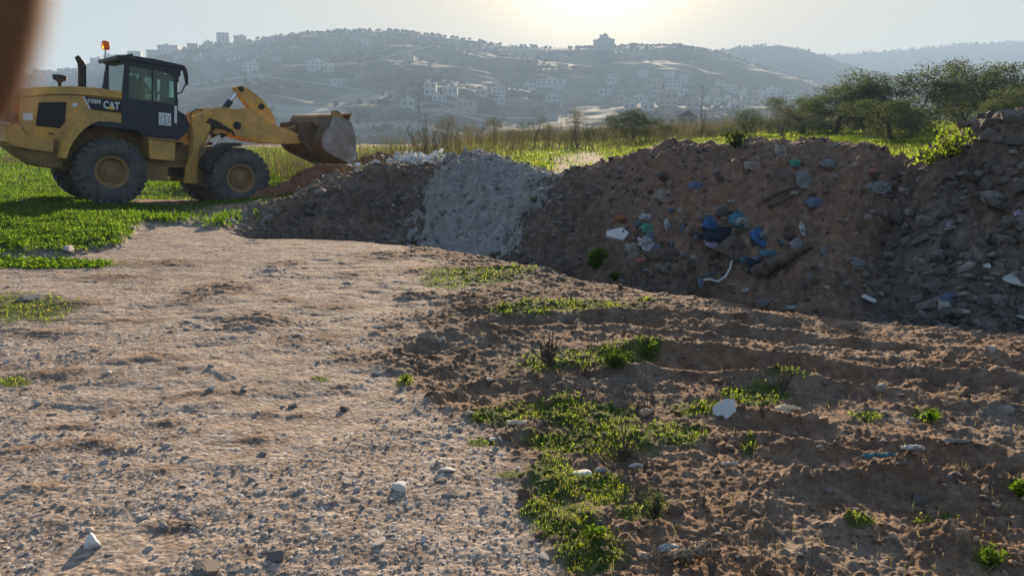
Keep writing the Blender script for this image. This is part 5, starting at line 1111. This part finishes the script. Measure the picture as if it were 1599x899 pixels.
sprig(1452, 660, 26, 14, "small fresh weed on the soil right of the centre", 10, 160, leaf=.018); sprig(1592, 775, 30, 16, "bright weed at the right edge of the photo", 11, 260, leaf=.018); sprig(925, 845, 36, 12, "fresh yellow green weed near the bottom of the weed patch", 12, 260, leaf=.013); sprig(1544, 885, 30, 20, "bright green weed in the lower right corner", 13, 260, leaf=.016); sprig(632, 598, 16, 12, "small grey green weed left of the churned soil", 14, 130, leaf=.016)
def twigs(px, py, hpx, label, seed, n=8, spread=.5, m=M_twig, r=.0035):
    p = on_ground(px, py); dist = (p - Vector((0, 0, CAM_H))).length; h = hpx * dist / F; rnd = random.Random(seed); e = empty("dead_twigs", p)
    for k in range(n):
        a = rnd.uniform(0, 6.28); s = h * spread * rnd.uniform(.1, 1) * (.15 if k == 0 else 1); hh = h * (1 if k == 0 else rnd.uniform(.35, .85)); pts = [Vector((math.cos(a) * s * t + rnd.uniform(-.06, .06) * h * t, math.sin(a) * s * t, hh * t - .01)) for t in (0, .3, .6, 1)]
        bm = _tb(pts, r); 
        for t in (1, 2): add_tube(bm, [pts[t], pts[t] + Vector((rnd.uniform(-.15, .15), rnd.uniform(-.1, .1), .16)) * h], r * .5, 4)
        link("twig", bm_mesh(bm, "twig", True), m, e)
    return tag(e, label, "dead plant")
twigs(860, 572, 66, "tall dark dead twigs standing in the middle of the foreground", 1, 16, .6, M_bark, .0075); twigs(915, 590, 50, "slanting dead twigs just right of the tall dark dead twigs", 2, 9, .9, M_bark, .006); twigs(1222, 615, 50, "dry stems at the left end of the deep wheel rut", 3, 10, .5, M_bark, .005); twigs(1190, 655, 44, "short dark stems between the broken tile and the cream card", 4, 7, .3, M_bark)
twigs(1320, 620, 52, "thin leaning stems over the deep wheel rut", 5, 4, 1.0); twigs(1100, 795, 46, "short dead stem on the soil right of the green weeds", 6, 4, .4, M_bark); twigs(1108, 899, 92, "long pale straw stems at the bottom of the photo", 7, 6, .5, M_dry2 if 'M_dry2' in globals() else M_twig, .003); twigs(1190, 905, 60, "dry straw tangle at the bottom right of the tan curled piece", 8, 9, 1.4, M_twig, .003)
twigs(1500, 745, 44, "single leaning straw on the soil at the right", 9, 2, .8); twigs(975, 720, 70, "brown dead stems in the middle of the green weeds", 10, 12, .8, M_bark, .005); twigs(1265, 905, 55, "single upright dead stem in the lower right corner area", 11, 3, .2, M_bark, .003); twigs(1012, 640, 40, "dead stems at the top of the thick weeds", 12, 8, 1.2, M_bark, .003)
def litter():
    r = np.random.default_rng(81); x, y = scatter_px(2600, 560, 1640, 480, 930, 82); g, gl, road, red, bare = masks(x, y); k = ((1 - road) * .5 + g * .5 > r.random(len(x)) * 1.1) & (y < 8); x, y = x[k], y[k]
    tag(link("dead_straw", blades("dead_straw", np.stack([x, y, terrain(x, y) + .004], -1), r.uniform(.03, .14, len(x)) * .5, np.full(len(x), .0028), None, .5, 2.2, 83, .42), M_dry), kind='stuff')
litter()

# ------------------------------------------------------------------ houses on the hillside
M_wall = [paint("white render", (.46, .44, .41), (.35, .33, .30)), paint("stone wall", (.32, .28, .23), (.26, .23, .19)), paint("bare concrete wall", (.34, .33, .31), (.27, .26, .25))]
M_win = mat("dark window", (.07, .07, .07), .4); M_roof = paint("roof tiles", (.14, .07, .05), (.09, .06, .05))
def house(px, py, wpx, hpx, label, k=0, fl=None, name="house", cat="house", group=None, Y=None, pyr=False, wins=True, dark=False):
    p = hit(px, py, hills_z, 120, 3000, 6000) if Y is None else None
    if p is None: 
        if Y is None: return
        b = at(px, py, Y); p = Vector((b.x, Y, b.z))
    s = p.length / F; w, h = wpx * s, hpx * s; d = max(w * .8, 7); rnd = random.Random(int(px * 7 + py)); e = empty(name, p, math.atan2(-p.x, p.y) * 1.0 + rnd.uniform(-.25, .25)); fl = fl or max(1, round(h / 3.3)); mw = M_wall[k]
    e.location = p + Vector((0, d * .3, 0)); sunk = 6.0
    bm = bmesh.new(); add_box(bm, (0, 0, (h - sunk) / 2), (w, d, h + sunk)); link("wall", bm_mesh(bm, "wall"), mw, e)
    if pyr:
        bm = bmesh.new(); bmesh.ops.create_cone(bm, segments=4, radius1=w * .95, radius2=.05, depth=h * .45, cap_ends=True, matrix=Matrix.Translation((0, 0, h + h * .225)) @ Matrix.Rotation(R(45), 4, 'Z')); link("roof", bm_mesh(bm, "roof"), M_roof, e)
    else:
        bm = bmesh.new()
        for sx, sy, lx, ly in ((0, -1, w + .3, .3), (0, 1, w + .3, .3), (-1, 0, .3, d - .3), (1, 0, .3, d - .3)): add_box(bm, (sx * w / 2, sy * d / 2, h + .35), (lx, ly, .9))
        link("parapet", bm_mesh(bm, "parapet"), mw, e)
        if rnd.random() < .7: bm = bmesh.new(); add_box(bm, (rnd.uniform(-.25, .25) * w, 0, h + 1.3), (w * .25, d * .3, 2.6)); link("stair_tower", bm_mesh(bm, "tower"), mw, e)
    if wins:
        n = max(2, min(5, round(w / 3.6))); fh = h / fl
        for f in range(fl):
            for i in range(n):
                bm = bmesh.new(); add_box(bm, (-w / 2 + w * (i + .5) / n, -d / 2, fh * (f + .55)), (w / n * .42, .25, fh * .45)); link("window", bm_mesh(bm, "window"), M_win, e)
    return tag(e, label, cat, group)
house(391, 116, 19, 15, "white block with dark arched openings on the hillside above the lift arm", 0, 3); house(364, 94, 24, 7, "long low pale house above and left of the white block", 0); house(490, 109, 24, 11, "pale house above the loader bucket, upper of two", 0); house(512, 113, 16, 8, "small pale house at the lower right of the house above the bucket", 0); house(528, 132, 20, 6, "low house with dark openings just right above the bucket", 0, 1)
house(672, 149, 18, 17, "tall white house at the left of the row in the middle of the hillside", 0); house(703, 149, 22, 11, "wide white house just right of the tall white house", 0); house(636, 168, 20, 11, "pale house lowest at the left of the middle row", 0); house(752, 150, 16, 8, "small white house left of the white house with a step", 0); house(777, 150, 20, 12, "white two storey house in the middle of the hillside row", 0); house(686, 158, 22, 7, "low white house below the tall white house", 0)
house(828, 141, 18, 9, "white house left of the long pale building", 0); house(862, 134, 42, 8, "long pale building in the middle of the hillside", 0, 2, cat="building"); house(866, 164, 24, 13, "pale house below the long pale building", 0); house(780, 162, 16, 7, "low house directly below the white two storey house", 0); house(957, 131, 18, 8, "pale house alone right of the long pale building", 0); house(720, 168, 44, 8, "long low pale building under the middle row", 1, 1, cat="building"); house(945, 150, 20, 9, "faint house below the lone pale house", 0)
TG = "small town houses low on the hillside"
for i, (x, y, w, h) in enumerate(((1005, 121, 14, 8), (1022, 134, 22, 9), (1050, 138, 24, 10), (1000, 160, 20, 9), (1042, 166, 28, 18), (1012, 173, 18, 10), (1140, 144, 20, 9), (1116, 150, 14, 9), (1210, 150, 20, 10), (1132, 164, 28, 9), (1172, 160, 24, 8), (1064, 150, 18, 9), (1030, 152, 20, 9), (1085, 170, 20, 10), (1100, 160, 16, 8), (1152, 172, 22, 9), (1190, 166, 20, 9), (985, 172, 18, 9), (1068, 126, 14, 7), (1125, 135, 14, 7), (1235, 160, 22, 10), (1160, 150, 14, 7), (1010, 142, 16, 8), (1195, 152, 16, 8), (1045, 120, 16, 6), (968, 160, 18, 8))):
    house(x, y, w, h, "pale flat roofed house in the hazy town low on the hillside right of centre", i % 3 % 2, None, group=TG, wins=(w > 17))
RG = "houses strung along the left ridge"
for i, (x, y, w, h) in enumerate(((45, 113, 20, 8), (70, 108, 22, 9), (95, 107, 16, 8), (122, 104, 26, 9), (150, 103, 14, 9), (172, 102, 16, 12), (190, 99, 18, 10), (210, 96, 16, 12), (238, 90, 16, 9), (262, 84, 26, 10), (300, 79, 14, 8), (325, 76, 12, 8), (60, 120, 18, 7), (105, 118, 20, 7), (140, 115, 16, 7), (85, 126, 16, 6), (230, 100, 16, 6), (280, 92, 14, 6), (310, 95, 14, 6), (340, 90, 12, 6), (215, 112, 16, 6))):
    house(x, y, w, h, "grey hazy house on the left shoulder of the hill behind the loader", 2 if i % 2 else 1, None, group=RG, wins=(w > 15))
house(347, 70, 15, 15, "tall grey apartment block on the ridge left of the hill top", 2, 4, "apartment_building", "building"); house(374, 69, 17, 10, "wide block right of the tall apartment block on the left ridge", 1, 3, "apartment_building", "building")
for i, (x, w, h, lab) in enumerate(((933, 11, 11, "left block of the group of towers on the ridge under the sun"), (943, 12, 18, "middle and highest tower of the group on the ridge under the sun"), (953, 11, 12, "right block of the group of towers on the ridge under the sun"))):
    house(x, 79, w, h + 3, lab, 2, 5, "tower_block", "building", wins=False)
for i, (x, y, w, h) in enumerate(((600, 96, 12, 5), (570, 70, 12, 5), (640, 95, 12, 5), (830, 88, 12, 5), (460, 80, 12, 5), (880, 108, 14, 5), (430, 96, 12, 5), (560, 122, 14, 5))):
    house(x, y, w, h, "lone faint house on the dark upper hillside", 1, None, group="lone houses on the upper hillside", wins=False)
house(1077, 206, 24, 22, "near house with a dark pyramid roof behind the field edge", 1, 2, Y=150, pyr=True)
house(1112, 206, 26, 14, "flat roofed low building right of the house with the pyramid roof", 0, 1, Y=155); house(1150, 206, 24, 18, "pale flat roofed building between the scrub bushes behind the field edge", 0, 1, Y=170); house(962, 206, 20, 18, "flat roofed building mostly behind the wide rounded bush", 0, 1, Y=160); house(1040, 206, 26, 20, "flat roofed building left of the house with the pyramid roof", 0, 2, Y=165)
def woodland():
    g = np.random.default_rng(91); n = 60000; th = g.uniform(-38, 38, n) * np.pi / 180; r = g.uniform(380, 2300, n); x, y = np.sin(th) * r, np.cos(th) * r; z = hills_z(x, y); u, v = pix(x, y, z)
    c = fbm(x * .006, y * .006, 301, 5) * -1 + fbm(x * .02, y * .02, 801, 3) * .8; top = sm(120, 60, v); k = (c + .5 * top - .05 > g.random(n) * .8) & (np.abs(y) > 300); x, y, z = x[k][:9000], y[k][:9000], z[k][:9000]
    for T, d1, _, _ in HL:
        m_ = 500; uu = g.uniform(-150, 1750, m_) ; uu = uu[fbm(uu * .02, uu * 0, 811, 3) > -.1]; yy = np.full(len(uu), d1 - 3) + g.normal(size=len(uu)) * 5; xx = (uu - 799.5) / 1238 * yy; x = np.concatenate([x, xx]); y = np.concatenate([y, yy]); z = np.concatenate([z, hills_z(xx, yy)])
    s = g.uniform(1.0, 3.2, len(x)) * (1 + (y > 1200) * .4)
    o = stones("woodland", x, y, z, s, leafy("far trees", (.012, .018, .010), (.035, .045, .02), .1), 92, sink=-.1)
woodland()

# ------------------------------------------------------------------ fingertip over the lens
def finger():
    m = mat("finger skin", (.18, .10, .05), .6); pb = m.node_tree.nodes["Principled BSDF"]; pb.inputs["Subsurface Weight"].default_value = 1.0; pb.inputs["Subsurface Radius"].default_value = (1.0, .45, .2); pb.inputs["Subsurface Scale"].default_value = .0035
    D_ = .058; tip = at(-105, 235, D_); b = at(-38, -120, D_ * 1.03); ax = (tip - b).normalized(); a = b - ax * .035 + Vector((-.004, -.006, 0)); w = a - ax * .03 + Vector((-.015, -.02, .01)); palm = w + Vector((-.03, -.035, .012))
    nd = {'palm': (palm, (.034, .016)), 'w': (w, .0105), 'a': (a, .0090), 'j': (a * .5 + b * .5, .0082), 'b': (b, .0080), 'm': (b * .5 + tip * .5, .0078), 't': (tip, .0064)}; e = [('palm', 'w'), ('w', 'a'), ('a', 'j'), ('j', 'b'), ('b', 'm'), ('m', 't')]
    for i in range(3):                      # the other fingers, curled round the phone out of the picture
        o = Vector((-.022 * (i + 1), -.006 * i, -.012 * i)); nd['p%d' % i] = (palm + o * .8 + Vector((0, 0, 0)), .010); nd['q%d' % i] = (w + o, .0088); nd['r%d' % i] = (a + o + Vector((-.004, -.004, 0)), .0080); nd['s%d' % i] = (a + o + Vector((-.004, -.026, -.010)), .0070); e += [('palm', 'p%d' % i), ('p%d' % i, 'q%d' % i), ('q%d' % i, 'r%d' % i), ('r%d' % i, 's%d' % i)]
    nd['th0'] = (palm + Vector((.004, -.025, -.03)), .012); nd['th1'] = (palm + Vector((.002, -.035, -.055)), .0095); nd['wr'] = (palm + Vector((-.05, -.03, .01)), (.028, .02)); nd['fa'] = (palm + Vector((-.16, -.05, -.02)), (.036, .03)); e += [('palm', 'th0'), ('th0', 'th1'), ('palm', 'wr'), ('wr', 'fa')]
    nd = {k_: (p_, tuple(np.array(r_) * .78) if isinstance(r_, tuple) else r_ * .78) for k_, (p_, r_) in nd.items()}
    o = skin_obj("hand", nd, e, m, None, 2); return tag(o, "blurred fingertip of the photographer covering the top left corner of the view", "hand")
finger()
